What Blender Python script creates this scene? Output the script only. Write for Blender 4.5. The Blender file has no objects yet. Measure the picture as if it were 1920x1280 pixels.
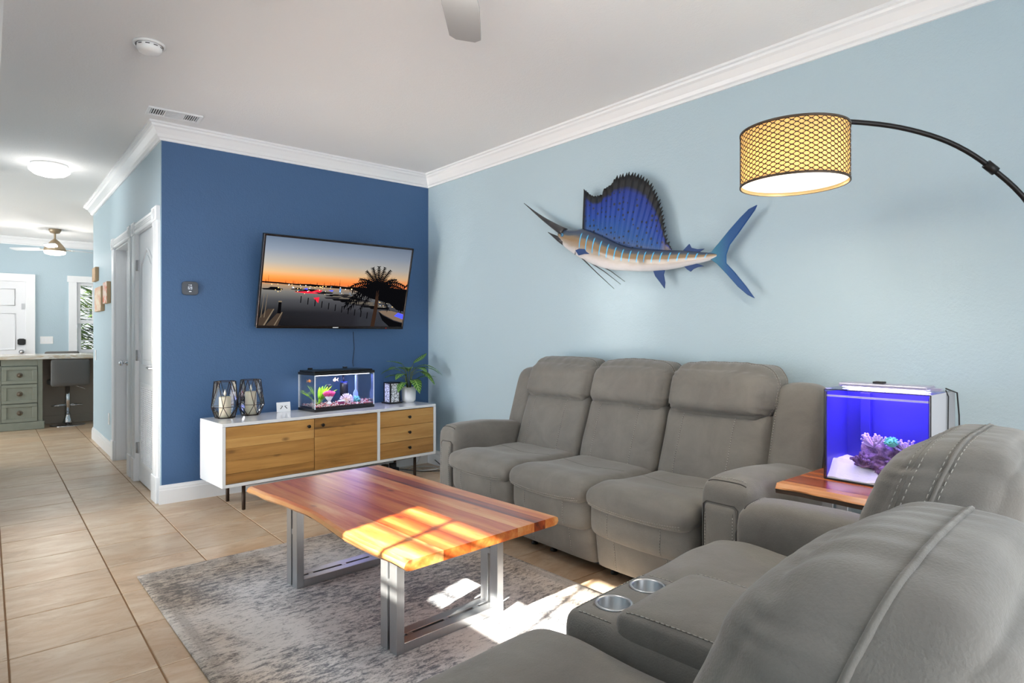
import bpy, bmesh, math, random
from math import sin, cos, pi, radians, sqrt
from mathutils import Vector, Matrix, noise
from mathutils.bvhtree import BVHTree

random.seed(7)
scene = bpy.context.scene
COL = scene.collection

# ------------------------------------------------------------------ camera
CAM_H = 1.22
cam_data = bpy.data.cameras.new('camera')
cam = bpy.data.objects.new('camera', cam_data)
COL.objects.link(cam)
cam.location = (0, 0, CAM_H)
cam.rotation_euler = (radians(90), 0, radians(-40.3))
cam_data.sensor_width = 36.0
cam_data.lens = 36.0 * 1161 / 1920
cam_data.shift_y = -12 / 1920
cam_data.clip_start = 0.02
scene.camera = cam

# ------------------------------------------------------------------ light
world = bpy.data.worlds.new('world')
scene.world = world
world.use_nodes = True
wn = world.node_tree
for n in list(wn.nodes):
    wn.nodes.remove(n)
w_out = wn.nodes.new('ShaderNodeOutputWorld')
w_bg = wn.nodes.new('ShaderNodeBackground')
w_bg.inputs['Color'].default_value = (0.88, 0.94, 1.0, 1)
w_bg.inputs['Strength'].default_value = 0.8
wn.links.new(w_bg.outputs[0], w_out.inputs[0])

def lamp(name, kind, loc, energy, color=(1, 1, 1), size=None, direction=None, radius=None):
    d = bpy.data.lights.new(name, kind)
    d.energy = energy
    d.color = color
    if kind == 'AREA':
        d.shape = 'RECTANGLE'
        d.size, d.size_y = size
    elif radius is not None and kind != 'SUN':
        d.shadow_soft_size = radius
    o = bpy.data.objects.new(name, d)
    COL.objects.link(o)
    o.location = loc
    if direction is not None:
        o.rotation_euler = Vector(direction).to_track_quat('-Z', 'Y').to_euler()
    return o

SUN_DIR = Vector((0.84, 0.27, -0.455)).normalized()
sun = lamp('sun', 'SUN', (-6, -1, 4), 27.0, (1.0, 0.93, 0.82), direction=SUN_DIR)
sun.data.angle = radians(0.55)
# fill lamps standing in for daylight at added openings out of view
lamp('slider_fill', 'AREA', (0.95, -1.62, 1.15), 27, (0.93, 0.97, 1.0), (3.9, 2.05), (0, 1, 0))
lamp('left_slider_fill', 'AREA', (-1.45, 4.9, 1.2), 47, (0.86, 0.945, 1.0), (3.8, 2.2), (1, 0, 0))
lamp('kitchen_fill', 'AREA', (-2.57, 9.9, 1.4), 34, (0.97, 0.99, 1.0), (3.1, 1.6), (1, 0, 0))

vs = scene.view_settings
vs.view_transform = 'Standard'
vs.look = 'None'
vs.gamma = 1.0
vs.use_curve_mapping = False
vs.exposure = 1.42
scene.cycles.blur_glossy = 0.25
scene.cycles.sample_clamp_indirect = 60.0
scene.cycles.use_adaptive_sampling = True
scene.cycles.adaptive_threshold = 0.04
scene.cycles.max_bounces = 9

# ------------------------------------------------------------------ materials
def lin(c):
    c = c / 255.0
    return c / 12.92 if c <= 0.04045 else ((c + 0.055) / 1.055) ** 2.4

def rgb(r, g, b):
    return (lin(r), lin(g), lin(b), 1.0)

class NT:
    """small helper around a material node tree"""
    def __init__(self, name):
        self.m = bpy.data.materials.new(name)
        self.m.use_nodes = True
        self.t = self.m.node_tree
        for n in list(self.t.nodes):
            self.t.nodes.remove(n)
        self.out = self.t.nodes.new('ShaderNodeOutputMaterial')
    def n(self, kind, **kw):
        nd = self.t.nodes.new('ShaderNode' + kind)
        for k, v in kw.items():
            if k.startswith('_'):
                nd.inputs[k[1:]].default_value = v
            else:
                setattr(nd, k, v)
        return nd
    def l(self, a, b):
        self.t.links.new(a, b)
    def setin(self, node, key, v):
        if hasattr(v, 'is_linked') or hasattr(v, 'links'):
            self.l(v, node.inputs[key])
        else:
            node.inputs[key].default_value = v
    def math(self, op, a, b=None, c=None, clamp=False):
        nd = self.n('Math', operation=op, use_clamp=clamp)
        for i, v in enumerate((a, b, c)):
            if v is not None:
                self.setin(nd, i, v)
        return nd.outputs[0]
    def mix(self, f, a, b, blend='MIX'):
        nd = self.n('Mix', data_type='RGBA', blend_type=blend)
        self.setin(nd, 0, f)
        self.setin(nd, 6, a)
        self.setin(nd, 7, b)
        return nd.outputs[2]
    def ramp(self, f, stops, interp='LINEAR'):
        nd = self.n('ValToRGB')
        nd.color_ramp.interpolation = interp
        el = nd.color_ramp.elements
        while len(el) > 1:
            el.remove(el[0])
        for i, (p, c) in enumerate(stops):
            if not isinstance(c, tuple):
                c = (c, c, c, 1)
            e = el[0] if i == 0 else el.new(p)
            e.position = p
            e.color = c
        self.setin(nd, 0, f)
        return nd.outputs[0]
    def noise(self, vec, scale, detail=4, rough=0.55, dist=0.0):
        nd = self.n('TexNoise', _Scale=scale, _Detail=detail, _Roughness=rough, _Distortion=dist)
        if vec is not None:
            self.l(vec, nd.inputs['Vector'])
        return nd.outputs['Fac']
    def vor(self, vec, scale, feature='F1', out='Distance', rnd=1.0):
        nd = self.n('TexVoronoi', feature=feature, _Scale=scale)
        nd.inputs['Randomness'].default_value = rnd
        if vec is not None:
            self.l(vec, nd.inputs['Vector'])
        return nd.outputs[out]
    def coord(self, kind='Object'):
        return self.n('TexCoord').outputs[kind]
    def mapping(self, vec, scale=(1, 1, 1), loc=(0, 0, 0), rot=(0, 0, 0)):
        nd = self.n('Mapping')
        nd.inputs['Scale'].default_value = scale
        nd.inputs['Location'].default_value = loc
        nd.inputs['Rotation'].default_value = rot
        self.l(vec, nd.inputs['Vector'])
        return nd.outputs[0]
    def sep(self, vec):
        nd = self.n('SeparateXYZ')
        self.l(vec, nd.inputs[0])
        return nd.outputs
    def comb(self, x, y, z):
        nd = self.n('CombineXYZ')
        for i, v in enumerate((x, y, z)):
            self.setin(nd, i, v)
        return nd.outputs[0]
    def bump(self, h, strength=0.3, dist=0.01):
        nd = self.n('Bump', _Strength=strength, _Distance=dist)
        self.l(h, nd.inputs['Height'])
        return nd.outputs[0]
    def rnd(self):
        return self.n('ObjectInfo').outputs['Random']
    def principled(self, color, rough=0.5, metal=0.0, normal=None, **kw):
        p = self.n('BsdfPrincipled')
        self.setin(p, 'Base Color', color)
        self.setin(p, 'Roughness', rough)
        self.setin(p, 'Metallic', metal)
        if normal is not None:
            self.l(normal, p.inputs['Normal'])
        for k, v in kw.items():
            self.setin(p, k.replace('_', ' '), v)
        self.l(p.outputs[0], self.out.inputs[0])
        return p
    def surf(self, s):
        self.l(s, self.out.inputs[0])

MATS = {}
def simple(name, color, rough=0.5, metal=0.0, bump=None, **kw):
    t = NT(name)
    nrm = None
    if bump:
        sc, st, ds = bump
        nrm = t.bump(t.noise(t.coord(), sc, 3), st, ds)
    t.principled(color, rough, metal, nrm, **kw)
    MATS[name] = t.m
    return t.m

def emit(name, color, strength):
    t = NT(name)
    e = t.n('Emission', _Color=color, _Strength=strength)
    t.surf(e.outputs[0])
    MATS[name] = t.m
    return t.m

def thin_glass(name, tint=(1, 1, 1, 1), refl=1.0, rough=0.0):
    """a thin pane: see-through with a Fresnel reflection"""
    t = NT(name)
    tr = t.n('BsdfTransparent', _Color=tint)
    gl = t.n('BsdfGlossy', _Roughness=rough)
    fr = t.n('Fresnel', _IOR=1.45)
    f = t.math('MULTIPLY', fr.outputs[0], refl)
    mx = t.n('MixShader')
    t.l(f, mx.inputs[0]); t.l(tr.outputs[0], mx.inputs[1]); t.l(gl.outputs[0], mx.inputs[2])
    t.surf(mx.outputs[0])
    MATS[name] = t.m
    return t.m

def paint(name, color, rough=0.55, tex=1.0):
    t = NT(name)
    c = t.coord()
    h = t.noise(c, 95, 3, 0.6)
    h2 = t.noise(c, 34, 2, 0.5)
    hh = t.math('ADD', h, t.math('MULTIPLY', h2, 0.6))
    t.principled(color, rough, 0, t.bump(hh, 0.30 * tex, 0.006))
    MATS[name] = t.m
    return t.m

paint('light_blue_paint', rgb(176, 196, 206), 0.55)
paint('navy_paint', rgb(63, 98, 140), 0.5, 1.2)
paint('ceiling_paint', rgb(236, 236, 236), 0.8, 0.9)
simple('trim_white', rgb(236, 237, 239), 0.32)
simple('door_white', rgb(232, 233, 236), 0.35, bump=(40, 0.05, 0.004))
simple('black_metal', rgb(34, 32, 32), 0.4, 0.6)
simple('black_plastic', rgb(24, 24, 26), 0.35)
simple('dark_bronze', rgb(62, 48, 40), 0.42, 0.8)
simple('chrome', rgb(215, 215, 218), 0.12, 1.0)
simple('satin_nickel', rgb(190, 190, 192), 0.32, 1.0)
simple('white_gloss', rgb(238, 240, 243), 0.12, **{'Coat_Weight': 0.4})
simple('white_plastic', rgb(236, 236, 236), 0.4)
simple('charcoal_plastic', rgb(60, 66, 76), 0.3)
simple('candle_wax', rgb(238, 226, 200), 0.55, **{'Subsurface_Weight': 0.15})
simple('ceramic_white', rgb(236, 236, 236), 0.25)
simple('soil', rgb(60, 45, 35), 0.9)
simple('gasket_dark', rgb(30, 30, 32), 0.6)
thin_glass('pane_glass', (0.97, 0.98, 0.98, 1), 1.0)
thin_glass('tank_glass', (0.985, 0.99, 0.99, 1), 0.55)
thin_glass('lantern_glass', (0.90, 0.91, 0.92, 1), 0.9)
emit('lamp_glow', (1.0, 0.97, 0.92, 1), 1.6)

# stainless steel with a brushed grain
t = NT('brushed_steel')
c = t.mapping(t.coord(), (60, 60, 2.5))
g = t.noise(c, 6, 3)
t.principled(t.mix(g, rgb(176, 178, 181), rgb(192, 194, 197)), t.math('MULTIPLY_ADD', g, 0.06, 0.30), 0.92)
MATS['brushed_steel'] = t.m

# grey suede upholstery
t = NT('grey_suede')
c = t.coord()
n1 = t.noise(c, 6.0, 5, 0.62, 0.8)
n2 = t.noise(c, 260, 2, 0.5)
col = t.mix(t.ramp(n1, [(0.32, 0.0), (0.68, 1.0)]), rgb(102, 98, 93), rgb(118, 114, 108))
col = t.mix(t.math('MULTIPLY', n2, 0.22), col, rgb(140, 137, 132))
nrm = t.bump(t.math('ADD', n2, t.math('MULTIPLY', t.noise(c, 26, 3), 1.6)), 0.22, 0.004)
p = t.principled(col, 0.82, 0, nrm)
p.inputs['Sheen Weight'].default_value = 0.25
p.inputs['Sheen Roughness'].default_value = 0.45
MATS['grey_suede'] = t.m
simple('thread', rgb(170, 166, 159), 0.7)
simple('seam_dark', rgb(70, 68, 66), 0.9)

# travertine floor tile
t = NT('travertine_tile')
pos = t.n('NewGeometry').outputs['Position']
r = t.rnd()
off = t.comb(t.math('MULTIPLY', r, 37.0), t.math('MULTIPLY', r, 91.0), t.math('MULTIPLY', r, 11.0))
va = t.n('VectorMath', operation='ADD'); t.l(pos, va.inputs[0]); t.l(off, va.inputs[1])
p0 = va.outputs[0]
st = t.noise(t.mapping(p0, (2.4, 6.0, 1), rot=(0, 0, 0.2)), 1.5, 8, 0.68, 0.9)
fine = t.noise(t.mapping(p0, (10, 26, 1), rot=(0, 0, 0.2)), 2.6, 6, 0.7, 0.6)
big = t.noise(t.mapping(p0, (1, 2.2, 1), rot=(0, 0, 0.25)), 1.9, 5, 0.6, 0.7)
col = t.ramp(st, [(0.25, rgb(168, 136, 106)), (0.42, rgb(194, 166, 136)), (0.55, rgb(206, 183, 156)), (0.75, rgb(216, 199, 178))])
col = t.mix(t.math('MULTIPLY', t.ramp(big, [(0.46, 0.0), (0.66, 1.0)]), 0.6), col, rgb(188, 150, 112))
pit = t.ramp(fine, [(0.28, 1.0), (0.40, 0.0)])
col = t.mix(t.math('MULTIPLY', pit, 0.6), col, rgb(132, 112, 92))
tone = t.math('MULTIPLY_ADD', r, 0.14, 0.92)
hs = t.n('HueSaturation'); t.l(tone, hs.inputs['Value']); t.l(col, hs.inputs['Color'])
t.principled(hs.outputs[0], t.math('MULTIPLY_ADD', fine, 0.18, 0.24), 0, t.bump(fine, 0.10, 0.003))
MATS['travertine_tile'] = t.m
simple('grout', rgb(138, 106, 76), 0.9)

# distressed rug
t = NT('distressed_rug')
c = t.coord()
sx, sy, sz = t.sep(c)
streak = t.noise(t.mapping(c, (2.6, 7.0, 1)), 7.0, 8, 0.78, 0.5)
grain = t.noise(t.mapping(c, (40, 110, 1)), 2.5, 4, 0.7)
big = t.noise(c, 1.7, 3, 0.5, 0.3)
edge = t.math('MAXIMUM', t.math('DIVIDE', t.math('ABSOLUTE', sx), 0.80), t.math('DIVIDE', t.math('ABSOLUTE', sy), 1.22))
inner = t.ramp(edge, [(0.55, 1.0), (0.85, 0.0)])
base = t.mix(inner, rgb(190, 174, 158), rgb(212, 212, 214))
base = t.mix(t.math('MULTIPLY', t.ramp(big, [(0.42, 0.0), (0.62, 1.0)]), 0.55), base, rgb(222, 220, 219))
dk = t.math('ADD', t.math('MULTIPLY', streak, 0.72), t.math('MULTIPLY', grain, 0.32))
dk = t.math('SUBTRACT', dk, t.math('MULTIPLY', t.math('SUBTRACT', big, 0.5), 0.35))
m = t.ramp(dk, [(0.485, 0.0), (0.595, 0.92)])
band = t.ramp(edge, [(0.90, 0.0), (0.925, 0.55), (0.955, 0.55), (0.97, 0.0)])
m = t.math('MAXIMUM', m, t.math('MULTIPLY', band, t.ramp(grain, [(0.35, 0.15), (0.6, 1.0)])))
col = t.mix(m, base, t.mix(inner, rgb(92, 86, 84), rgb(98, 103, 114)))
t.principled(col, 0.95, 0, t.bump(t.noise(c, 330, 3), 0.5, 0.004))
MATS['distressed_rug'] = t.m

def wood(name, stops, along='Y', rough=0.3, scale=1.0, coat=0.0, knots=True, tone=0.30):
    """boards get their own grain and tone from the object random number"""
    t = NT(name)
    c = t.coord()
    r = t.rnd()
    off = t.comb(t.math('MULTIPLY', r, 53.0), t.math('MULTIPLY', r, 17.0), t.math('MULTIPLY', r, 29.0))
    va = t.n('VectorMath', operation='ADD'); t.l(c, va.inputs[0]); t.l(off, va.inputs[1])
    s = {'X': (1.2, 14, 14), 'Y': (14, 1.2, 14), 'Z': (14, 14, 1.2)}[along]
    s = tuple(v * scale for v in s)
    v = t.mapping(va.outputs[0], s)
    g = t.noise(v, 1.0, 5, 0.6, 0.9)
    f = t.noise(t.mapping(va.outputs[0], tuple(q * 5 for q in s)), 1.0, 3, 0.6)
    val = t.math('ADD', t.math('MULTIPLY', g, 0.8), t.math('MULTIPLY', f, 0.2))
    val = t.math('ADD', val, t.math('MULTIPLY', t.math('SUBTRACT', r, 0.5), tone))
    col = t.ramp(val, stops)
    if knots:
        ks = {'X': (3.4, 7.0, 7.0), 'Y': (7.0, 3.4, 7.0), 'Z': (7.0, 7.0, 3.4)}[along]
        kd = t.vor(t.mapping(va.outputs[0], ks), 1.0 * scale)
        col = t.mix(t.math('MULTIPLY', t.ramp(kd, [(0.05, 1.0), (0.13, 0.0)]), 0.75), col, stops[0][1])
    pr = t.principled(col, rough, 0, t.bump(val, 0.06, 0.003))
    pr.inputs['Coat Weight'].default_value = coat
    pr.inputs['Coat Roughness'].default_value = 0.26
    MATS[name] = t.m
    return t.m

wood('acacia', [(0.20, rgb(98, 36, 16)), (0.36, rgb(156, 64, 24)), (0.52, rgb(192, 90, 36)), (0.68, rgb(214, 128, 62)), (0.86, rgb(232, 172, 110))], 'Y', 0.34, 1.0, 1.0, tone=0.60)
wood('acacia_side', [(0.22, rgb(92, 34, 18)), (0.40, rgb(150, 64, 28)), (0.55, rgb(178, 84, 40)), (0.72, rgb(206, 124, 66)), (0.88, rgb(222, 158, 98))], 'Y', 0.25, 1.0, 0.6)
wood('sapwood', [(0.25, rgb(150, 84, 42)), (0.5, rgb(208, 138, 78)), (0.8, rgb(228, 176, 118))], 'Y', 0.3, 1.0, 0.5)
wood('bark', [(0.3, rgb(46, 34, 28)), (0.6, rgb(84, 66, 54)), (0.8, rgb(120, 98, 80))], 'Y', 0.8, 2.0)
wood('pine', [(0.20, rgb(112, 78, 38)), (0.36, rgb(166, 118, 58)), (0.55, rgb(192, 142, 76)), (0.8, rgb(212, 166, 100))], 'X', 0.45, 1.0, tone=0.40)

# ------------------------------------------------------------------ mesh helpers
def tag(o, label=None, cat=None, group=None, kind=None):
    if label: o['label'] = label
    if cat: o['category'] = cat
    if group: o['group'] = group
    if kind: o['kind'] = kind
    return o

def empty(name, loc=(0, 0, 0), rz=0.0, label=None, cat=None, group=None):
    o = bpy.data.objects.new(name, None)
    o.empty_display_size = 0.1
    COL.objects.link(o)
    o.location = loc
    o.rotation_euler = (0, 0, radians(rz))
    return tag(o, label, cat, group)

class MB:
    def __init__(self):
        self.v = []; self.f = []; self.mi = []; self.sm = []
        self.uv = {}
        self.cur = 0; self.smooth = False
        self.M = None
    def add(self, verts, faces, smooth=None):
        b = len(self.v)
        if self.M is not None:
            verts = [self.M @ Vector(p) for p in verts]
        self.v += [tuple(p) for p in verts]
        for f in faces:
            self.f.append(tuple(i + b for i in f))
            self.mi.append(self.cur)
            self.sm.append(self.smooth if smooth is None else smooth)
        return b
    def box(self, x0, x1, y0, y1, z0, z1):
        self.add([(x0, y0, z0), (x1, y0, z0), (x1, y1, z0), (x0, y1, z0), (x0, y0, z1), (x1, y0, z1), (x1, y1, z1), (x0, y1, z1)],
                 [(0, 3, 2, 1), (4, 5, 6, 7), (0, 1, 5, 4), (1, 2, 6, 5), (2, 3, 7, 6), (3, 0, 4, 7)], False)
        return self
    def ring(self, rings, cap0=True, cap1=True, closed=True, smooth=True):
        """rings: list of equal length vertex loops"""
        n = len(rings[0]); v = [p for r in rings for p in r]; f = []
        m = n if closed else n - 1
        for i in range(len(rings) - 1):
            for j in range(m):
                a = i * n + j; b = i * n + (j + 1) % n
                f.append((a, b, b + n, a + n))
        base = self.add(v, f, smooth)
        if cap0:
            self.f.append(tuple(base + k for k in reversed(range(n)))); self.mi.append(self.cur); self.sm.append(False)
        if cap1:
            o = base + (len(rings) - 1) * n
            self.f.append(tuple(o + k for k in range(n))); self.mi.append(self.cur); self.sm.append(False)
        return self
    def lathe(self, prof, n=24, center=(0, 0, 0), cap0=False, cap1=False):
        cx, cy, cz = center
        rings = [[(cx + r * cos(2 * pi * k / n), cy + r * sin(2 * pi * k / n), cz + z) for k in range(n)] for r, z in prof]
        return self.ring(rings, cap0, cap1)
    def tube(self, pts, r, n=8, cap=True):
        pts = [Vector(p) for p in pts]
        rings = []; up = None
        for i, p in enumerate(pts):
            a = pts[max(i - 1, 0)]; b = pts[min(i + 1, len(pts) - 1)]
            d = (b - a)
            if d.length < 1e-9: d = Vector((0, 0, 1))
            d.normalize()
            if up is None:
                up = Vector((0, 0, 1)) if abs(d.z) < 0.9 else Vector((1, 0, 0))
            s = d.cross(up)
            if s.length < 1e-6: s = d.cross(Vector((1, 0, 0)))
            s.normalize(); up = s.cross(d).normalized()
            rr = r[i] if isinstance(r, (list, tuple)) else r
            rings.append([p + s * rr * cos(2 * pi * k / n) + up * rr * sin(2 * pi * k / n) for k in range(n)])
        return self.ring(rings, cap, cap)
    def prism(self, poly, lo, hi, axis='z', smooth=False):
        """extrude a 2D polygon along an axis"""
        def P(a, b, c):
            return {'z': (a, b, c), 'y': (a, c, b), 'x': (c, a, b)}[axis]
        n = len(poly)
        v = [P(a, b, lo) for a, b in poly] + [P(a, b, hi) for a, b in poly]
        f = [(i, (i + 1) % n, n + (i + 1) % n, n + i) for i in range(n)]
        self.add(v, f, smooth)
        b = len(self.v) - 2 * n
        self.f.append(tuple(b + k for k in reversed(range(n)))); self.mi.append(self.cur); self.sm.append(False)
        self.f.append(tuple(b + n + k for k in range(n))); self.mi.append(self.cur); self.sm.append(False)
        return self
    def sphere(self, c, r, n=12, m=8):
        if not isinstance(r, (tuple, list)): r = (r, r, r)
        rings = []
        for i in range(m + 1):
            a = -pi / 2 + pi * i / m
            k = max(cos(a), 1e-3)
            rings.append([(c[0] + r[0] * k * cos(2 * pi * j / n), c[1] + r[1] * k * sin(2 * pi * j / n), c[2] + r[2] * sin(a)) for j in range(n)])
        return self.ring(rings, False, False)
    def build(self, name, mat, parent=None, bevel=None, seg=2, label=None, cat=None, group=None, kind=None, fixn=True):
        me = bpy.data.meshes.new(name)
        me.from_pydata(self.v, [], self.f)
        mats = mat if isinstance(mat, (list, tuple)) else [mat]
        for m in mats:
            me.materials.append(MATS[m] if isinstance(m, str) else m)
        me.polygons.foreach_set('material_index', self.mi)
        me.polygons.foreach_set('use_smooth', self.sm)
        if fixn:
            bm = bmesh.new(); bm.from_mesh(me)
            bmesh.ops.recalc_face_normals(bm, faces=bm.faces)
            bm.to_mesh(me); bm.free()
        me.update()
        o = bpy.data.objects.new(name, me)
        COL.objects.link(o)
        if parent: o.parent = parent
        if bevel:
            b = o.modifiers.new('bevel', 'BEVEL')
            b.width = bevel; b.segments = seg; b.limit_method = 'ANGLE'; b.angle_limit = radians(40)
            b.harden_normals = False
        return tag(o, label, cat, group, kind)

def box(name, mat, x0, x1, y0, y1, z0, z1, parent=None, bevel=None, seg=2, **kw):
    return MB().box(x0, x1, y0, y1, z0, z1).build(name, mat, parent, bevel, seg, **kw)

def dup(o, parent=None, label=None):
    c = o.copy(); COL.objects.link(c); c.parent = parent
    if label: c['label'] = label
    for ch in list(o.children):
        d = ch.copy(); COL.objects.link(d); d.parent = c
        for g in list(ch.children):
            e = g.copy(); COL.objects.link(e); e.parent = d
    return c

def rrect(x0, x1, z0, z1, r, n=5):
    pts = []
    for cx, cz, a0 in ((x1 - r, z0 + r, -90), (x1 - r, z1 - r, 0), (x0 + r, z1 - r, 90), (x0 + r, z0 + r, 180)):
        for k in range(n + 1):
            a = radians(a0 + 90 * k / n)
            pts.append((cx + r * cos(a), cz + r * sin(a)))
    return pts

def cushion_data(x0, x1, y0, y1, z0, z1, r, puff=(0, 0, 0), n=(10, 8, 6), fn=None):
    """rounded, puffed box as vertex and face lists (closed quad shell)"""
    c = Vector(((x0 + x1) / 2, (y0 + y1) / 2, (z0 + z1) / 2))
    h = Vector(((x1 - x0) / 2, (y1 - y0) / 2, (z1 - z0) / 2))
    rr = [min(r, q * 0.98) for q in h] if not isinstance(r, (tuple, list)) else [min(a, q * 0.98) for a, q in zip(r, h)]
    idx = {}; V = []; Fc = []
    def sp(i, k):
        # denser towards the rims
        u = -1 + 2 * i / k
        return math.copysign(1 - (1 - abs(u)) ** 1.25, u)
    def put(i, j, k):
        key = (i, j, k)
        if key in idx: return idx[key]
        u = Vector((sp(i, n[0]), sp(j, n[1]), sp(k, n[2])))
        p = Vector((u.x * h.x, u.y * h.y, u.z * h.z))
        q = Vector([max(-(h[a] - rr[a]), min(h[a] - rr[a], p[a])) for a in range(3)])
        d = Vector([(p[a] - q[a]) / rr[a] for a in range(3)])
        if d.length > 1e-9:
            d.normalize()
        p = q + Vector([d[a] * rr[a] for a in range(3)])
        e = [1 - u[a] ** 2 for a in range(3)]
        if puff[0]: p.x += math.copysign(puff[0], u.x) * (abs(u.x) ** 3) * e[1] * e[2]
        if puff[1]: p.y += math.copysign(puff[1], u.y) * (abs(u.y) ** 3) * e[0] ** 0.6 * e[2] ** 0.6
        if puff[2]: p.z += math.copysign(puff[2], u.z) * (abs(u.z) ** 3) * e[0] ** 0.6 * e[1] ** 0.6
        p = p + c
        if fn: p = fn(p, u)
        idx[key] = len(V); V.append(p)
        return idx[key]
    a, b, d = n
    for i in range(a):
        for j in range(b):
            Fc.append((put(i, j, 0), put(i, j + 1, 0), put(i + 1, j + 1, 0), put(i + 1, j, 0)))
            Fc.append((put(i, j, d), put(i + 1, j, d), put(i + 1, j + 1, d), put(i, j + 1, d)))
    for i in range(a):
        for k in range(d):
            Fc.append((put(i, 0, k), put(i + 1, 0, k), put(i + 1, 0, k + 1), put(i, 0, k + 1)))
            Fc.append((put(i, b, k), put(i, b, k + 1), put(i + 1, b, k + 1), put(i + 1, b, k)))
    for j in range(b):
        for k in range(d):
            Fc.append((put(0, j, k), put(0, j, k + 1), put(0, j + 1, k + 1), put(0, j + 1, k)))
            Fc.append((put(a, j, k), put(a, j + 1, k), put(a, j + 1, k + 1), put(a, j, k + 1)))
    return V, Fc

def cushion(name, mat, parent, *a, sub=1, **kw):
    V, Fc = cushion_data(*a, **kw)
    m = MB(); m.add(V, Fc, True)
    o = m.build(name, mat, parent)
    if sub:
        s = o.modifiers.new('sub', 'SUBSURF'); s.levels = sub; s.render_levels = sub
    return o

def surface_points(o, pts, direction, lift=0.0015):
    """drop points onto a mesh along a direction (in the mesh's own space)"""
    dg = bpy.context.evaluated_depsgraph_get()
    ev = o.evaluated_get(dg); me = ev.to_mesh()
    bvh = BVHTree.FromPolygons([v.co.copy() for v in me.vertices], [tuple(p.vertices) for p in me.polygons])
    ev.to_mesh_clear()
    d = Vector(direction).normalized(); out = []
    for p in pts:
        hit, nrm, i, dist = bvh.ray_cast(Vector(p) - d * 1.0, d, 3.0)
        if hit is not None:
            if nrm.dot(d) > 0: nrm = -nrm
            out.append((hit + nrm * lift, nrm))
    return out

def resample(pts, step):
    pts = [Vector(p) for p in pts]; out = [pts[0]]; acc = 0
    for a, b in zip(pts, pts[1:]):
        L = (b - a).length
        if L < 1e-9: continue
        pos = step - acc
        while pos <= L:
            out.append(a.lerp(b, pos / L)); pos += step
        acc = L - (pos - step)
    return out

def stitches(o, lines, direction, step=0.013, length=0.008, r=0.0015, groove=True):
    """rows of thread stitches lying on a cushion; lines = polylines dropped onto it"""
    m = MB(); g = MB()
    for ln in lines:
        dense = resample(ln, 0.006)
        sp = surface_points(o, dense, direction)
        pts = [p for p, q in sp]
        if len(pts) < 3: continue
        if groove:
            g.tube([p - q * 0.0020 for p, q in sp], 0.0012, 5)
        st = resample(pts, step)
        for i in range(len(st) - 1):
            a = st[i]; b = st[i] + (st[i + 1] - st[i]).normalized() * length
            m.tube([a, b], r, 4)
    if m.v:
        m.build('stitching', 'thread', o, fixn=False, kind='stuff')
    if g.v:
        g.build('seam', 'seam_dark', o, fixn=False, kind='stuff')

def ring_seam(o, center, lean, th0, th1, mat, r=0.0045, stitch=True, side=0.010):
    """a raised seam running round a pillow in a plane leaning with it"""
    dg = bpy.context.evaluated_depsgraph_get()
    ev = o.evaluated_get(dg); me = ev.to_mesh()
    bvh = BVHTree.FromPolygons([v.co.copy() for v in me.vertices], [tuple(p.vertices) for p in me.polygons])
    ev.to_mesh_clear()
    c = Vector(center); hits = []; rows = [[], []]
    for k in range(91):
        a = radians(th0 + (th1 - th0) * k / 90)
        d = Vector((cos(a), lean * sin(a), sin(a))).normalized()
        for j, dy in enumerate((0.0, -side, side)):
            q = c + Vector((0, dy, 0))
            h, n_, i_, ds = bvh.ray_cast(q + d * 1.0, -d, 1.2)
            if h is None: continue
            if j == 0: hits.append(h)
            else: rows[j - 1].append(h + d * 0.0008)
    m = MB(); m.tube(hits, r, 7); m.build('seam_piping', mat, o, fixn=False)
    if stitch:
        m = MB()
        for R_ in rows:
            st = resample(R_, 0.016)
            for i in range(len(st) - 1):
                m.tube([st[i], st[i] + (st[i + 1] - st[i]).normalized() * 0.010], 0.0012, 4)
        m.build('stitching', 'thread', o, fixn=False, kind='stuff')

def offset_path(path, p, side=1):
    """shift a floor-plan polyline sideways by p with mitred corners; side=1 is to the left of travel"""
    out = []
    n = len(path)
    def nrm(a, b):
        d = Vector((b[0] - a[0], b[1] - a[1])).normalized()
        return Vector((-d.y, d.x)) * side
    for i in range(n):
        if i == 0: m = nrm(path[0], path[1])
        elif i == n - 1: m = nrm(path[-2], path[-1])
        else:
            a = nrm(path[i - 1], path[i]); b = nrm(path[i], path[i + 1])
            m = (a + b) / (1 + a.dot(b))
        out.append((path[i][0] + m.x * p, path[i][1] + m.y * p))
    return out

def sweep_trim(name, path, prof, side, mat='trim_white', parent=None, **kw):
    """prof = (projection from wall, z) pairs"""
    m = MB()
    cols = [[(q[0], q[1], z) for q in offset_path(path, p, side)] for p, z in prof]
    rings = [[cols[j][i] for j in range(len(prof))] for i in range(len(path))]
    m.ring(rings, True, True, True, False)
    return m.build(name, mat, parent, **kw)

# ------------------------------------------------------------------ the room
H = 2.74
XR, YF, XC = 3.227, 5.046, 0.959      # right wall, navy wall, hallway corner
YE = 8.78                              # end of the hallway wall
XL, YB = -1.55, -1.65                  # window wall and added slider's wall behind the viewer
YK = 12.3                              # far wall of the kitchen
XW = -0.03                             # hallway's other wall
T = 0.12

def struct(name, mat, boxes, label, cat, bevel=None, parent=None):
    m = MB()
    for b in boxes: m.box(*b)
    return m.build(name, mat, parent, bevel, kind='structure', label=label, cat=cat)

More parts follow.
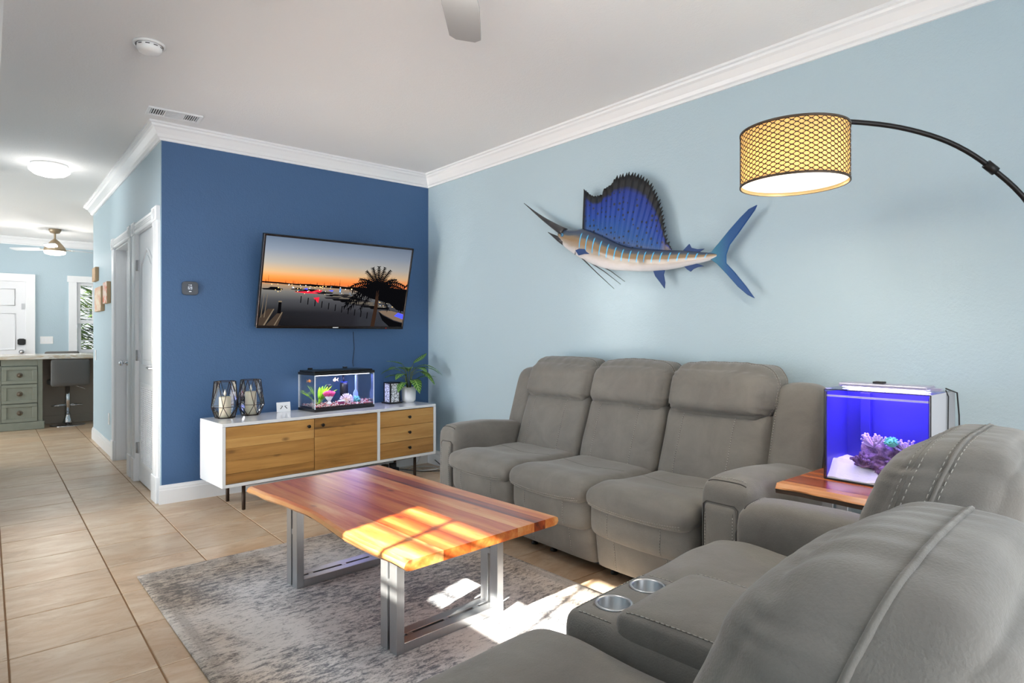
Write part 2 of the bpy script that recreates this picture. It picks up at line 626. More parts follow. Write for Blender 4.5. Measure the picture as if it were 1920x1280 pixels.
floor = struct('floor', 'grout', [(XL - T, XR + T, YB - T, YK + T, -0.10, -0.003), (-2.6, XL - T, 7.5, YK + T, -0.10, -0.003)],
               'beige travertine tile floor with tan grout lines', 'floor')
ceiling = struct('ceiling', 'ceiling_paint', [(XL - T, XR + T, YB - T, YK + T, H, H + 0.1), (-2.6, XL - T, 7.5, YK + T, H, H + 0.1)],
                 'plain grey white ceiling over living room and hallway', 'ceiling')
struct('wall_right', 'light_blue_paint', [(XR, XR + T, YB - T, YK + T, 0, H)], 'long pale blue wall behind the grey sofa', 'wall')
struct('wall_far', 'navy_paint', [(XC + 0.004, XR, YF, YF + T, 0, H)], 'dark navy blue accent wall behind the television', 'wall')
# hallway wall with two door openings
D1 = (5.25, 5.98); D2 = (6.29, 7.10); DH = 2.06
struct('wall_hall', 'light_blue_paint', [
    (XC, XC + T, YF + 0.012, D1[0], 0, H), (XC, XC + T, D1[0], D1[1], DH, H), (XC, XC + T, D1[1], D2[0], 0, H),
    (XC, XC + T, D2[0], D2[1], DH, H), (XC, XC + T, D2[1], YE, 0, H), (XC + T, XR, YE - T, YE, 0, H)],
    'pale blue hallway wall with two white doors', 'wall')
struct('wall_left', 'light_blue_paint', [(XW - T, XW, 2.7, 2.95, 0, H), (XW - T, XW, 2.95, 5.15, 2.2, H), (XW - T, XW, 5.15, 7.5, 0, H), (XL - T, XW - T, 2.7, 2.7 + T, 0, H), (-2.6, XW - T, 7.5 - T, 7.5, 0, H)],
       'pale blue wall on the left of the hallway', 'wall')
# window wall at the viewer's left: a high divided window lets the sun in
WZ0, WZ1, WY0, WY1 = 1.66, 2.18, 0.50, 1.453
struct('wall_window', 'light_blue_paint', [
    (XL - T, XL, YB - T, WY0, 0, H), (XL - T, XL, WY0, WY1, 0, WZ0),
    (XL - T, XL, WY0, WY1, WZ1, H), (XL - T, XL, WY1, 2.7 + T, 0, H)], 'pale blue wall with a divided window to the left of the viewer', 'wall')
struct('wall_near', 'light_blue_paint', [(XL, -1.05, YB - T, YB, 0, H), (-1.05, 2.95, YB - T, YB, 2.2, H), (2.95, XR, YB - T, YB, 0, H)],
       'pale blue wall with added sliding glass doors behind the viewer', 'wall')
# kitchen end
KW = (1.12, 1.95, 0.93, 2.08)          # window x0,x1,z0,z1
struct('wall_kitchen', 'light_blue_paint', [(-2.6, KW[0], YK, YK + T, 0, H), (KW[0], KW[1], YK, YK + T, 0, KW[2]),
       (KW[0], KW[1], YK, YK + T, KW[3], H), (KW[1], XR + T, YK, YK + T, 0, H)], 'pale blue kitchen wall with a white door and window', 'wall')
struct('wall_kitchen_left', 'light_blue_paint', [(-2.6 - T, -2.6, 7.5, 8.3, 0, H), (-2.6 - T, -2.6, 8.3, 11.5, 0, 0.55), (-2.6 - T, -2.6, 8.3, 11.5, 2.25, H), (-2.6 - T, -2.6, 11.5, YK + T, 0, H)], 'pale blue left wall of the kitchen out of sight', 'wall')

# window beside the viewer, then unseen openings added to admit fill light
def glazed(name, axis, at, a0, a1, z0, z1, vbars, hbars, label, fw=0.05):
    root = empty(name, (0, 0, 0)); tag(root, label, 'window', kind='structure')
    def bx(nm, mat, p0, p1, q0, q1, d):
        if axis == 'x': return box(nm, mat, at - d, at + d, p0, p1, q0, q1, root)
        return box(nm, mat, p0, p1, at - d, at + d, q0, q1, root)
    bx('window_frame', 'trim_white', a0, a1, z0, z0 + fw, 0.03); bx('window_frame', 'trim_white', a0, a1, z1 - fw, z1, 0.03)
    bx('window_frame', 'trim_white', a0, a0 + fw, z0 + fw, z1 - fw, 0.03); bx('window_frame', 'trim_white', a1 - fw, a1, z0 + fw, z1 - fw, 0.03)
    for b in vbars: bx('muntin', 'trim_white', b - 0.012, b + 0.012, z0 + fw, z1 - fw, 0.012)
    for b in hbars: bx('muntin', 'trim_white', a0 + fw, a1 - fw, b - 0.009, b + 0.009, 0.010)
    bx('pane', 'pane_glass', a0 + fw, a1 - fw, z0 + fw, z1 - fw, 0.002)
    return root
glazed('window_1', 'x', XL - 0.06, WY0, WY1, WZ0, WZ1, (0.83, 1.116), (1.77, 1.88, 1.98, 2.06),
       'white divided window beside the viewer')
glazed('added_door_4', 'y', YB - 0.06, -1.05, 2.95, 0, 2.2, (0.28, 1.61), (), 'white framed sliding glass door added behind the viewer to admit daylight', 0.07)  # unseen door added so skylight can fill the room from behind
glazed('added_door_5', 'x', XW - 0.06, 2.95, 5.15, 0, 2.2, (4.05,), (), 'white framed glass doors added in the left hallway wall for fill light, out of sight', 0.07)  # unseen doors added so fill light reaches the navy wall and sofa

glazed('added_window_3', 'x', -2.66, 8.3, 11.5, 0.55, 2.25, (9.37, 10.43), (), 'wide white kitchen window added out of sight to admit daylight')  # unseen window added to go with the kitchen fill lamp

struct('sun_block_roof', 'ceiling_paint', [(-5.2, XL - T - 0.01, 1.5, 2.82, 2.44, 2.56), (-5.2, XW - T - 0.01, 2.83, 7.35, 2.44, 2.56)], 'flat roof added to block sun from the left glass doors, out of sight', 'roof')  # unseen slab added to keep direct sun out of the left doors
struct('patio_floor', 'grout', [(-5.2, XW - T - 0.01, 2.83, 7.35, -0.12, -0.02)], 'patio floor outside the added left glass doors, out of sight', 'floor')
struct('sun_block_eave', 'ceiling_paint', [(-6.4, -2.6 - T - 0.01, 7.36, 12.4, 2.44, 2.56)], 'flat eave added to block sun from the side kitchen window, out of sight', 'roof')  # unseen slab added to keep direct sun off the kitchen floor
# ground and planting outdoors, seen through the kitchen window
t = NT('lawn')
t.principled(t.mix(t.noise(t.coord(), 3, 4), rgb(84, 104, 52), rgb(130, 140, 80)), 0.95)
MATS['lawn'] = t.m
struct('ground', 'lawn', [(-14, 14, YK + T + 0.02, 26, -0.35, -0.12)], 'grass outside the kitchen window', 'ground')

# floor tiles, each proud of the grout
TP = 0.4235; TX0 = 0.061; TY0 = 2.152
tm = MB(); e_ = 0.003
tm.box(-TP / 2 + e_, TP / 2 - e_, -TP / 2 + e_, TP / 2 - e_, -0.008, 0)
proto = tm.build('tile', 'travertine_tile', floor, 0.0022, 1)
rest = MB(); first = True
FWD = (sin(radians(40.3)), cos(radians(40.3)))
for i in range(-7, 9):
    for j in range(-10, 26):
        cx = TX0 + (i + 0.5) * TP; cy = TY0 + (j + 0.5) * TP
        if cx < -2.6 or cx > XR + 0.2 or cy < YB - 0.2 or cy > YK + 0.2: continue
        if cx < XL and cy < 7.4: continue
        if cy > YF + 0.35 and cy < YE - 0.35 and cx > XC + 0.35: continue
        x0, x1 = max(cx - TP / 2, (XL if cy < 7.5 else -2.6)), min(cx + TP / 2, XR)
        dpt = cx * FWD[0] + cy * FWD[1]
        seen = False
        if dpt > 0.3:
            u = 960 + 1161 * (cx * FWD[1] - cy * FWD[0]) / dpt; v = 628 + 1161 * CAM_H / dpt
            seen = -120 < u < 1980 and v < 1420 and cy < 11
        if seen and not (XC + 0.2 < cx and cy > YF + 0.2):
            o = proto if first else proto.copy()
            if not first: COL.objects.link(o)
            first = False
            o.location = (cx, cy, 0)
        else:
            rest.box(cx - TP / 2 + e_, cx + TP / 2 - e_, cy - TP / 2 + e_, cy + TP / 2 - e_, -0.008, 0)
rest.build('tile_field', 'travertine_tile', floor, kind='stuff')

# crown moulding, baseboards
CROWN = [(0, H - 0.115), (0.012, H - 0.115), (0.014, H - 0.100), (0.026, H - 0.094), (0.034, H - 0.074), (0.056, H - 0.040), (0.070, H - 0.030),
         (0.074, H - 0.018), (0.088, H - 0.014), (0.088, H), (0, H)]
sweep_trim('trim_1', [(XR, YB), (XR, YF), (XC, YF), (XC, YE), (XR, YE)], CROWN, 1, kind='structure', cat='molding',
           label='white crown moulding running round the living room and hallway')
sweep_trim('trim_2', [(XW - T, 2.7), (XW, 2.7), (XW, 7.5)], CROWN, -1, kind='structure', cat='molding', label='white crown moulding above the left hallway wall')
sweep_trim('trim_3', [(-2.6, YK), (XR, YK)], CROWN, -1, kind='structure', cat='molding', label='white crown moulding along the kitchen wall')
BASE = [(0, 0), (0.016, 0), (0.016, 0.098), (0.013, 0.104), (0.013, 0.116), (0.008, 0.124), (0.006, 0.135), (0, 0.135)]
sweep_trim('baseboard_right', [(XR, YB), (XR, YF)], BASE, 1, kind='structure', cat='baseboard', label='white baseboard along the long pale blue wall')
sweep_trim('baseboard_far', [(XR - 0.02, YF), (XC - 0.016, YF)], BASE, 1, kind='structure', cat='baseboard', label='white baseboard under the navy wall')
sweep_trim('baseboard_hall', [(XC, 7.225), (XC, YE), (XC + 0.6, YE)], BASE, 1, kind='structure', cat='baseboard', label='white baseboard at the end of the hallway wall')
sweep_trim('baseboard_kitchen', [(0.6, YK), (XR, YK)], BASE, -1, kind='structure', cat='baseboard', label='white baseboard along the kitchen wall')

# ---------------- hallway doors (casings on the x = XC plane; y runs down the hall)
def fluted(name, y0, y1, z0, z1, parent, horiz=False):
    """fluted casing board standing off the wall towards -x"""
    m = MB(); d = 0.022
    w = (z1 - z0) if horiz else (y1 - y0)
    prof = [(0, 0), (0, d * 0.7), (0.008, d), (w * 0.25, d)]
    for q in (0.33, 0.5, 0.67):
        prof += [(w * (q - 0.05), d), (w * q, d - 0.006), (w * (q + 0.05), d)]
    prof += [(w * 0.75, d), (w - 0.008, d), (w, d * 0.7), (w, 0)]
    if horiz:
        m.ring([[(XC - b, y, z0 + a) for a, b in prof] for y in (y0, y1)], True, True, True, False)
    else:
        m.ring([[(XC - b, y0 + a, z) for a, b in prof] for z in (z0, z1)], True, True, True, False)
    return m.build(name, 'trim_white', parent)
def rosette(y0, y1, parent):
    z0 = DH - 0.005; z1 = z0 + 0.105
    m = MB(); m.box(XC - 0.028, XC - 0.0005, y0, y1, z0, z1)
    cy, cz, s = (y0 + y1) / 2, (z0 + z1) / 2, 0.040
    m.M = Matrix.Translation((XC - 0.028, cy, cz)) @ Matrix.Rotation(radians(-90), 4, 'Y')
    m.lathe([(s, -0.001), (s, 0.006), (s * 0.8, 0.002), (s * 0.5, 0.002), (s * 0.35, 0.009), (0.001, 0.012)], 16)
    return m.build('rosette', 'trim_white', parent, 0.002, 1)
def plinth(y0, y1, parent):
    return box('plinth_block', 'trim_white', XC - 0.03, XC - 0.0005, y0, y1, 0, 0.19, parent, 0.004)
CW = 0.115
door_a = tag(empty('door_1'), 'white arched panel closet door with a vent grille, nearest the navy wall', 'door', kind='structure')
fluted('casing', D1[0] - 0.172, D1[0], 0.19, DH, door_a); fluted('casing', D1[1], D1[1] + CW, 0.19, DH, door_a)
fluted('casing', D1[0], D1[1], DH, DH + 0.09, door_a, True)
for a, b in ((D1[0] - 0.172, D1[0]), (D1[1], D1[1] + CW)):
    rosette(a - 0.004, b + 0.004, door_a); plinth(a - 0.004, b + 0.004, door_a)
XS = XC + 0.012                                   # slab face
slab = MB(); slab.box(XS, XS + 0.04, D1[0] + 0.004, D1[1] - 0.004, 0.008, DH - 0.004)
slab.build('door_slab', 'door_white', door_a, 0.002, 1)
m = MB(); m.box(XC - 0.001, XC + 0.06, D1[0] - 0.0005, D1[0] + 0.003, 0, DH); m.box(XC - 0.001, XC + 0.06, D1[1] - 0.003, D1[1] + 0.0005, 0, DH); m.box(XC - 0.001, XC + 0.06, D1[0], D1[1], DH - 0.003, DH + 0.0005)
m.build('jamb', 'trim_white', door_a)
# arched raised panel: moulded frame following an arch, and its field
def arch_outline(y0, y1, z0, z1, rise, n=14):
    pts = [(y0, z0), (y1, z0), (y1, z1 - rise)]
    for k in range(1, n):
        q = k / n; y = y1 + (y0 - y1) * q
        pts.append((y, z1 - rise + rise * (sin(pi * q) ** 1.5)))
    pts.append((y0, z1 - rise))
    return pts
ao = arch_outline(D1[0] + 0.15, D1[1] - 0.15, 0.98, 1.90, 0.10)
m = MB(); m.tube([(XS, a, b) for a, b in ao] + [(XS, ao[0][0], ao[0][1])], 0.011, 6); m.build('panel_moulding', 'door_white', door_a)
ai = arch_outline(D1[0] + 0.19, D1[1] - 0.19, 1.02, 1.855, 0.09)
MB().prism(ai, XS - 0.006, XS + 0.001, 'x').build('raised_panel', 'door_white', door_a, 0.004)
# vent grille
gy0, gy1, gz0, gz1 = D1[0] + 0.10, D1[1] - 0.12, 0.16, 0.83
m = MB()
for b in ((gy0, gy1, gz0, gz0 + 0.03), (gy0, gy1, gz1 - 0.03, gz1), (gy0, gy0 + 0.03, gz0 + 0.03, gz1 - 0.03), (gy1 - 0.03, gy1, gz0 + 0.03, gz1 - 0.03)):
    m.box(XS - 0.010, XS, *b)
gr = m.build('vent_frame', 'trim_white', door_a, 0.002, 1)
box('vent_back', 'gasket_dark', XS - 0.0015, XS - 0.0002, gy0 + 0.03, gy1 - 0.03, gz0 + 0.03, gz1 - 0.03, door_a)
m = MB(); z = gz0 + 0.038
while z < gz1 - 0.036:
    m.add([(XS - 0.010, gy0 + 0.03, z), (XS - 0.010, gy1 - 0.03, z), (XS - 0.002, gy1 - 0.03, z + 0.0085), (XS - 0.002, gy0 + 0.03, z + 0.0085),
           (XS - 0.008, gy0 + 0.03, z - 0.001), (XS - 0.008, gy1 - 0.03, z - 0.001), (XS - 0.0015, gy1 - 0.03, z + 0.0065), (XS - 0.0015, gy0 + 0.03, z + 0.0065)],
          [(0, 1, 2, 3), (7, 6, 5, 4), (0, 4, 5, 1), (3, 2, 6, 7)], False)
    z += 0.0165
for k in range(1, 8):
    y = gy0 + 0.03 + (gy1 - gy0 - 0.06) * k / 8
    m.box(XS - 0.0105, XS - 0.004, y - 0.003, y + 0.003, gz0 + 0.03, gz1 - 0.03)
m.build('vent_slats', 'trim_white', door_a, kind='stuff')
for z in (0.28, 1.05, 1.80):
    m = MB(); m.tube([(XC - 0.004, D1[1] - 0.002, z - 0.045), (XC - 0.004, D1[1] - 0.002, z + 0.045)], 0.007, 8)
    m.box(XC - 0.001, XC + 0.0135, D1[1] - 0.03, D1[1] + 0.002, z - 0.045, z + 0.045)
    m.build('hinge', 'satin_nickel', door_a)
def lever(parent, x, y, z, dy, ln=0.10):
    m = MB(); m.M = Matrix.Translation((x, y, z)) @ Matrix.Rotation(radians(-90), 4, 'Y')
    m.lathe([(0.027, -0.004), (0.027, 0.006), (0.012, 0.010), (0.010, 0.045), (0.001, 0.046)], 14)
    m.M = None
    m.tube([(x - 0.040, y, z), (x - 0.044, y + dy * ln * 0.5, z + 0.003), (x - 0.040, y + dy * ln, z)], [0.009, 0.008, 0.007], 8)
    return m.build('door_handle', 'satin_nickel', parent)
lever(door_a, XS, D1[0] + 0.07, 0.97, 1)
box('latch_edge', 'satin_nickel', XS - 0.002, XS, D1[0] + 0.03, D1[0] + 0.045, 0.93, 1.01, door_a)

door_b = tag(empty('door_2'), 'plain white recessed hallway door beyond the closet door', 'door', kind='structure')
fluted('casing', D2[0] - CW, D2[0], 0.19, DH, door_b); fluted('casing', D2[1], D2[1] + CW, 0.19, DH, door_b)
fluted('casing', D2[0], D2[1], DH, DH + 0.09, door_b, True)
for a, b in ((D2[0] - CW, D2[0]), (D2[1], D2[1] + CW)):
    rosette(a - 0.004, b + 0.004, door_b); plinth(a - 0.004, b + 0.004, door_b)
m = MB()
m.box(XC - 0.001, XC + T + 0.02, D2[1] - 0.012, D2[1] - 0.0005, 0, DH); m.box(XC - 0.001, XC + T + 0.02, D2[0] + 0.0005, D2[0] + 0.012, 0, DH)
m.box(XC - 0.001, XC + T + 0.02, D2[0] + 0.012, D2[1] - 0.012, DH - 0.014, DH - 0.0005)
m.build('jamb', 'trim_white', door_b)
m = MB(); m.box(XC + 0.085, XC + 0.12, D2[0] + 0.013, D2[1] - 0.013, 0.008, DH - 0.016); m.build('door_slab', 'door_white', door_b, 0.002, 1)
for z0, z1 in ((0.2, 0.85), (1.05, 1.9)):
    m = MB(); q = [(D2[0] + 0.16, z0), (D2[1] - 0.16, z0), (D2[1] - 0.16, z1), (D2[0] + 0.16, z1), (D2[0] + 0.16, z0)]
    m.tube([(XC + 0.085, a, b) for a, b in q], 0.009, 6); m.build('panel_moulding', 'door_white', door_b)
m = MB(); m.M = Matrix.Translation((XC + 0.085, D2[1] - 0.08, 0.95)) @ Matrix.Rotation(radians(-90), 4, 'Y')
m.lathe([(0.028, -0.001), (0.028, 0.006), (0.012, 0.010), (0.012, 0.035), (0.026, 0.042), (0.030, 0.055), (0.024, 0.068), (0.001, 0.072)], 16)
m.build('door_knob', 'chrome', door_b)

# ---------------- kitchen door and window
door_c = tag(empty('door_3'), 'white entry door with a dark keypad lock at the kitchen wall', 'door', kind='structure')
dx0, dx1 = -0.47, 0.46
box('door_slab', 'door_white', dx0, dx1, YK - 0.03, YK - 0.001, 0.01, 2.05, door_c, 0.002, 1)
box('casing', 'trim_white', dx1, dx1 + 0.12, YK - 0.045, YK - 0.001, 0, 2.05, door_c, 0.004)
box('casing', 'trim_white', dx0 - 0.12, dx0, YK - 0.045, YK - 0.001, 0, 2.05, door_c, 0.004)
box('casing', 'trim_white', dx0 - 0.12, dx1 + 0.12, YK - 0.05, YK - 0.001, 2.05, 2.17, door_c, 0.004)
for x0, x1 in ((dx0 + 0.12, -0.06), (0.05, dx1 - 0.13)):
    for z0, z1 in ((0.2, 0.85), (1.0, 1.55), (1.68, 1.93)):
        m = MB(); q = [(x0, z0), (x1, z0), (x1, z1), (x0, z1), (x0, z0)]
        m.tube([(a, YK - 0.03, b) for a, b in q], 0.012, 6); m.build('panel_moulding', 'door_white', door_c)
m = MB(); m.prism([(0.36, 1.08), (0.36, 1.15), (0.385, 1.165), (0.435, 1.165), (0.46 - 0.002, 1.15), (0.458, 1.08), (0.435, 1.065), (0.385, 1.065)], YK - 0.06, YK - 0.03, 'y')
m.build('keypad_lock', 'gasket_dark', door_c, 0.004)
m = MB(); m.M = Matrix.Translation((0.41, YK - 0.03, 0.96)) @ Matrix.Rotation(radians(90), 4, 'X')
m.lathe([(0.034, 0), (0.034, 0.008), (0.013, 0.012), (0.013, 0.04), (0.030, 0.05), (0.032, 0.065), (0.001, 0.075)], 16); m.build('door_knob', 'satin_nickel', door_c)
box('door_stop', 'satin_nickel', 0.41, 0.445, YK - 0.045, YK - 0.03, 1.62, 1.71, door_c)

win = tag(empty('window_2'), 'white sash window with foliage outside, at the kitchen wall', 'window', kind='structure')
x0, x1, z0, z1 = KW
for b in ((x0 - 0.11, x0, z0, z1), (x1, x1 + 0.11, z0, z1)): box('casing', 'trim_white', b[0], b[1], YK - 0.03, YK - 0.001, b[2], b[3], win, 0.003)
box('casing', 'trim_white', x0 - 0.13, x1 + 0.13, YK - 0.035, YK - 0.001, z1, z1 + 0.10, win, 0.003)
box('window_sill', 'trim_white', x0 - 0.14, x1 + 0.14, YK - 0.07, YK + 0.05, z0 - 0.04, z0, win, 0.004)
zm = 1.44
def sash(a0, a1, b0, b1, y, bars_v, bars_h):
    m = MB()
    for q in ((a0, a1, b0, b0 + 0.05), (a0, a1, b1 - 0.05, b1), (a0, a0 + 0.05, b0 + 0.05, b1 - 0.05), (a1 - 0.05, a1, b0 + 0.05, b1 - 0.05)):
        m.box(q[0], q[1], y - 0.015, y + 0.015, q[2], q[3])
    m.build('sash', 'trim_white', win)
    for q in bars_v: box('muntin', 'trim_white', q - 0.009, q + 0.009, y - 0.010, y + 0.010, b0 + 0.05, b1 - 0.05, win)
    for q in bars_h: box('muntin', 'trim_white', a0 + 0.05, a1 - 0.05, y - 0.009, y + 0.009, q - 0.009, q + 0.009, win)
    box('pane', 'pane_glass', a0 + 0.05, a1 - 0.05, y - 0.002, y + 0.002, b0 + 0.05, b1 - 0.05, win)
sash(x0, x1, zm - 0.03, z1, YK + 0.035, (x0 + 0.22, x0 + 0.415, x0 + 0.61), (1.66, 1.86))
sash(x0 + 0.012, x1 - 0.012, z0 + 0.005, zm + 0.03, YK + 0.068, (), (1.13,))

# ------------------------------------------------------------------ rug
rug = MB()
V, Fc = cushion_data(-0.80, 0.80, -1.22, 1.22, 0, 0.011, 0.004, n=(24, 36, 2))
rug.add(V, Fc, True)
rug_o = rug.build('area_rug', 'distressed_rug', None, label='distressed grey and ivory area rug under the coffee table', cat='rug')
rug_o.location = (1.395, 2.385, 0.0005); rug_o.rotation_euler = (0, 0, radians(1.0))

# ------------------------------------------------------------------ reclining sofas
def wob(p, amp, sc, seed=0):
    q = Vector((p.x * sc + seed, p.y * sc + seed * 1.7, p.z * sc))
    return amp * noise.noise(q)

S = 'grey_suede'
def recl_arm(root, x0, x1, outer, y0=0.06, yb=0.74, top=0.625, seed=0):
    """arm: padded body, rolled top, raised front panel; outer = -1 / +1 for the outside"""
    def fn(p, u):
        p = p.copy()
        k = max(0.0, (p.z - 0.45) / 0.17)
        p.z -= 0.03 * k * max(0.0, (p.y - 0.35) / 0.4)          # falls a little towards the back
        p.z -= 0.012 * k * (1 - min(1.0, max(0.0, (p.y - y0) / 0.10))) 
        p.x += wob(p, 0.004, 5, seed); p.z += wob(p, 0.004, 6, seed + 3) * k
        return p
    a = cushion('arm', S, root, x0, x1, y0, yb, 0.045, top, (0.062, 0.030, 0.075), puff=(0.006, 0.004, 0.012), n=(8, 14, 12), fn=fn)
    w = x1 - x0
    inner = 0.030; out = 0.058
    px0 = x0 + (out if outer < 0 else inner); px1 = x1 - (inner if outer < 0 else out)
    fp = cushion('arm_panel', S, root, px0, px1, y0 - 0.014, y0 + 0.05, 0.05, top - 0.105, 0.016, puff=(0, 0.006, 0), n=(6, 3, 10), fn=lambda p, u: Vector((p.x + wob(p, 0.003, 6, seed), p.y, p.z)))
    stitches(fp, [[(px0 + 0.014, y0, 0.07), (px0 + 0.014, y0, top - 0.125)], [(px1 - 0.014, y0, 0.07), (px1 - 0.014, y0, top - 0.125)]], (0, 1, 0))
    # piping round the raised panel and along the arm's front rim
    m = MB()
    m.tube([(px0 - 0.003, y0 - 0.001, 0.05), (px0 - 0.003, y0 - 0.001, top - 0.115), (px0 + 0.012, y0 - 0.001, top - 0.101), (px1 - 0.012, y0 - 0.001, top - 0.101),
            (px1 + 0.003, y0 - 0.001, top - 0.115), (px1 + 0.003, y0 - 0.001, 0.05)], 0.003, 5)
    m.build('piping', 'seam_dark', fp)
    rim = []
    for k in range(25):
        q = k / 24; ang = pi * (1 - q)
        # follow the rounded top of the arm
        ex = x0 + 0.035 + (w - 0.07) * q
        rim.append((ex, y0 + 0.028, 2.0))
    sp = surface_points(a, rim, (0, 0, -1), 0.0005)
    if len(sp) > 4:
        g = MB(); g.tube([p for p, n_ in sp], 0.0026, 5); g.build('piping', 'seam_dark', a)
    rim2 = [(x, y + 0.018, 2.0) for x, y, z in rim]
    stitches(a, [rim2], (0, 0, -1), groove=False)
    return a

def recl_seat(root, x0, x1, seed=0, hx=None, hz=0.0, hy=0.0, sz=0.0, seams=((0.585, 1), (0.68, 1))):
    g = 0.004
    w = x1 - x0
    cx = (x0 + x1) / 2
    # kick panel
    def fk(p, u):
        p = p.copy(); p.y += 0.03 * (1 - (p.z - 0.05) / 0.2); p.x += wob(p, 0.003, 7, seed); p.y += wob(p, 0.006, 6, seed + 2)
        return p
    kp = cushion('kick_panel', S, root, x0 + g, x1 - g, 0.062, 0.20, 0.055, 0.262, 0.030, puff=(0, 0.014, 0), n=(14, 4, 8), fn=fk)
    fp = cushion('footrest_panel', S, root, x0 + g, x1 - g, 0.022, 0.20, 0.228, 0.425, 0.055, puff=(0, 0.022, 0), n=(14, 5, 8),
                 fn=lambda p, u: Vector((p.x + wob(p, 0.003, 7, seed + 1), p.y + wob(p, 0.007, 6, seed + 4), p.z - 0.016 * (1 - u.x ** 2) * max(0, -u.z))))
    for o, za, zb in ((kp, 0.075, 0.245), (fp, 0.245, 0.42)):
        stitches(o, [[(x0 + w * q, 0, za), (x0 + w * q + 0.006, 0, (za + zb) / 2), (x0 + w * q, 0, zb)] for q in (0.24, 0.74)], (0, 1, 0))
    # seat cushion: waterfall lip in front, dip in the middle, creases at the back
    def fs(p, u):
        p = p.copy()
        lip = max(0.0, 1 - (p.y + 0.01) / 0.10)
        if u.z < 0: p.z -= 0.022 * (1 - u.x ** 2) * lip
        if u.z > 0:
            p.z -= 0.018 * (1 - u.x ** 2) * max(0.0, 1 - ((p.y - 0.36) / 0.2) ** 2)
            p.z += 0.010 * max(0.0, 1 - abs(p.y - 0.12) / 0.12)
            p.z += wob(p, 0.007, 7, seed + 5)
        p.y += wob(p, 0.005, 6, seed + 6) * lip
        return p
    sc = cushion('seat_cushion', S, root, x0 + g, x1 - g, -0.012, 0.62, 0.372, 0.478 + sz, (0.045, 0.055, 0.052), puff=(0.0, 0.010, 0.016), n=(16, 16, 5), fn=fs)
    zs = (0.398, 0.410)
    stitches(sc, [[(x0 + w * q, 0, z - 0.020 * (1 - (2 * q - 1) ** 2)) for q in [0.05 + 0.9 * k / 16 for k in range(17)]] for z in zs], (0, 1, 0), groove=False)
    # a gathered seam across the seat, and two short pulls
    sp = [[(x0 + 0.10 * w, 0.40, 1), (cx, 0.36, 1), (x1 - 0.10 * w, 0.40, 1)]]
    m = MB()
    for ln in sp:
        pts = surface_points(sc, resample(ln, 0.01), (0, 0, -1), -0.0012)
        if len(pts) > 3: m.tube([p for p, n_ in pts], 0.0022, 5)
    m.build('seam', 'seam_dark', sc)
    # lumbar cushion
    def lean(p, k=0.34, z0=0.42):
        p.y += (p.z - z0) * k
        return p
    def fl(p, u):
        p = lean(p.copy(), 0.34 + hy / 0.42)
        p.y += wob(p, 0.006, 6, seed + 8); p.x += wob(p, 0.003, 6, seed)
        return p
    lb = cushion('lumbar_cushion', S, root, x0 + g, x1 - g, 0.545, 0.74, 0.425, 0.835 + hz, 0.050, puff=(0, 0.030, 0), n=(14, 5, 14), fn=fl)
    stitches(lb, [[(x0 + w * q, 0, 0.47), (x0 + w * (q + 0.008), 0, 0.62), (x0 + w * q, 0, 0.80 + hz)] for q in (0.22, 0.72)], (0, 1, 0))
    # headrest pillow
    hx0, hx1 = hx if hx else (x0 + g, x1 - g)
    def fh(p, u):
        p = p.copy(); p.y += (p.z - 0.42) * 0.34 + hy * min(1.0, max(0.0, (p.z - 0.42) / 0.42))
        th = math.atan2(u.z, u.x); s_ = max(abs(u.x), abs(u.z))
        gth = max(0.0, min(1.0, (s_ - 0.55) / 0.3)) * max(0.0, 1 - max(0.0, u.y - 0.0) / 0.5)     # gathers run into the piped seam
        wv = 0.0042 * gth * sin(th * 30 + 3 * noise.noise(Vector((th * 2, seed, 0))) + seed) * (0.4 + 0.6 * abs(noise.noise(Vector((th * 3, seed, 4)))) * 2)
        p.x += wv * cos(th); p.z += wv * sin(th); p.y -= wv * 0.6
        p.y += wob(p, 0.008, 6, seed + 11); p.z += wob(p, 0.007, 5, seed + 12)
        if u.z > 0.3: p.z += 0.010 * (1 - u.x ** 2)
        return p
    hr = cushion('headrest', S, root, hx0, hx1, 0.500, 0.742, 0.790 + hz, 1.045 + hz, 0.078, puff=(0.010, 0.030, 0.018), n=(30, 12, 22), fn=fh)
    # boxed edge: piped and stitched seams run up both sides and over the top
    hc = ((hx0 + hx1) / 2, 0.0, 0.918 + hz)
    for yy, st_ in seams:
        ring_seam(hr, (hc[0], yy + (hc[2] - 0.42) * 0.34, hc[2]), 0.34, -38, 218, S, r=0.0045 if st_ < 2 else 0.0012, stitch=st_ > 0)
    return sc

def recl_wing(root, x0, x1, seed=0, top=0.965):
    def fn(p, u):
        p = p.copy(); p.y += (p.z - 0.42) * 0.30; p.x += wob(p, 0.005, 5, seed); p.y += wob(p, 0.006, 5, seed + 1)
        p.z += 0.012 * (1 - u.x ** 2) * max(0, u.z)
        return p
    o = cushion('wing', S, root, x0, x1, 0.60, 0.735, 0.42, top, 0.045, puff=(0.004, 0.016, 0.01), n=(8, 5, 14), fn=fn)
    xs = x0 + 0.03 if seed % 2 else x1 - 0.03
    stitches(o, [[(xs, 0, 0.62), (xs, 0, 0.92)]], (0, 1, 0))
    return o

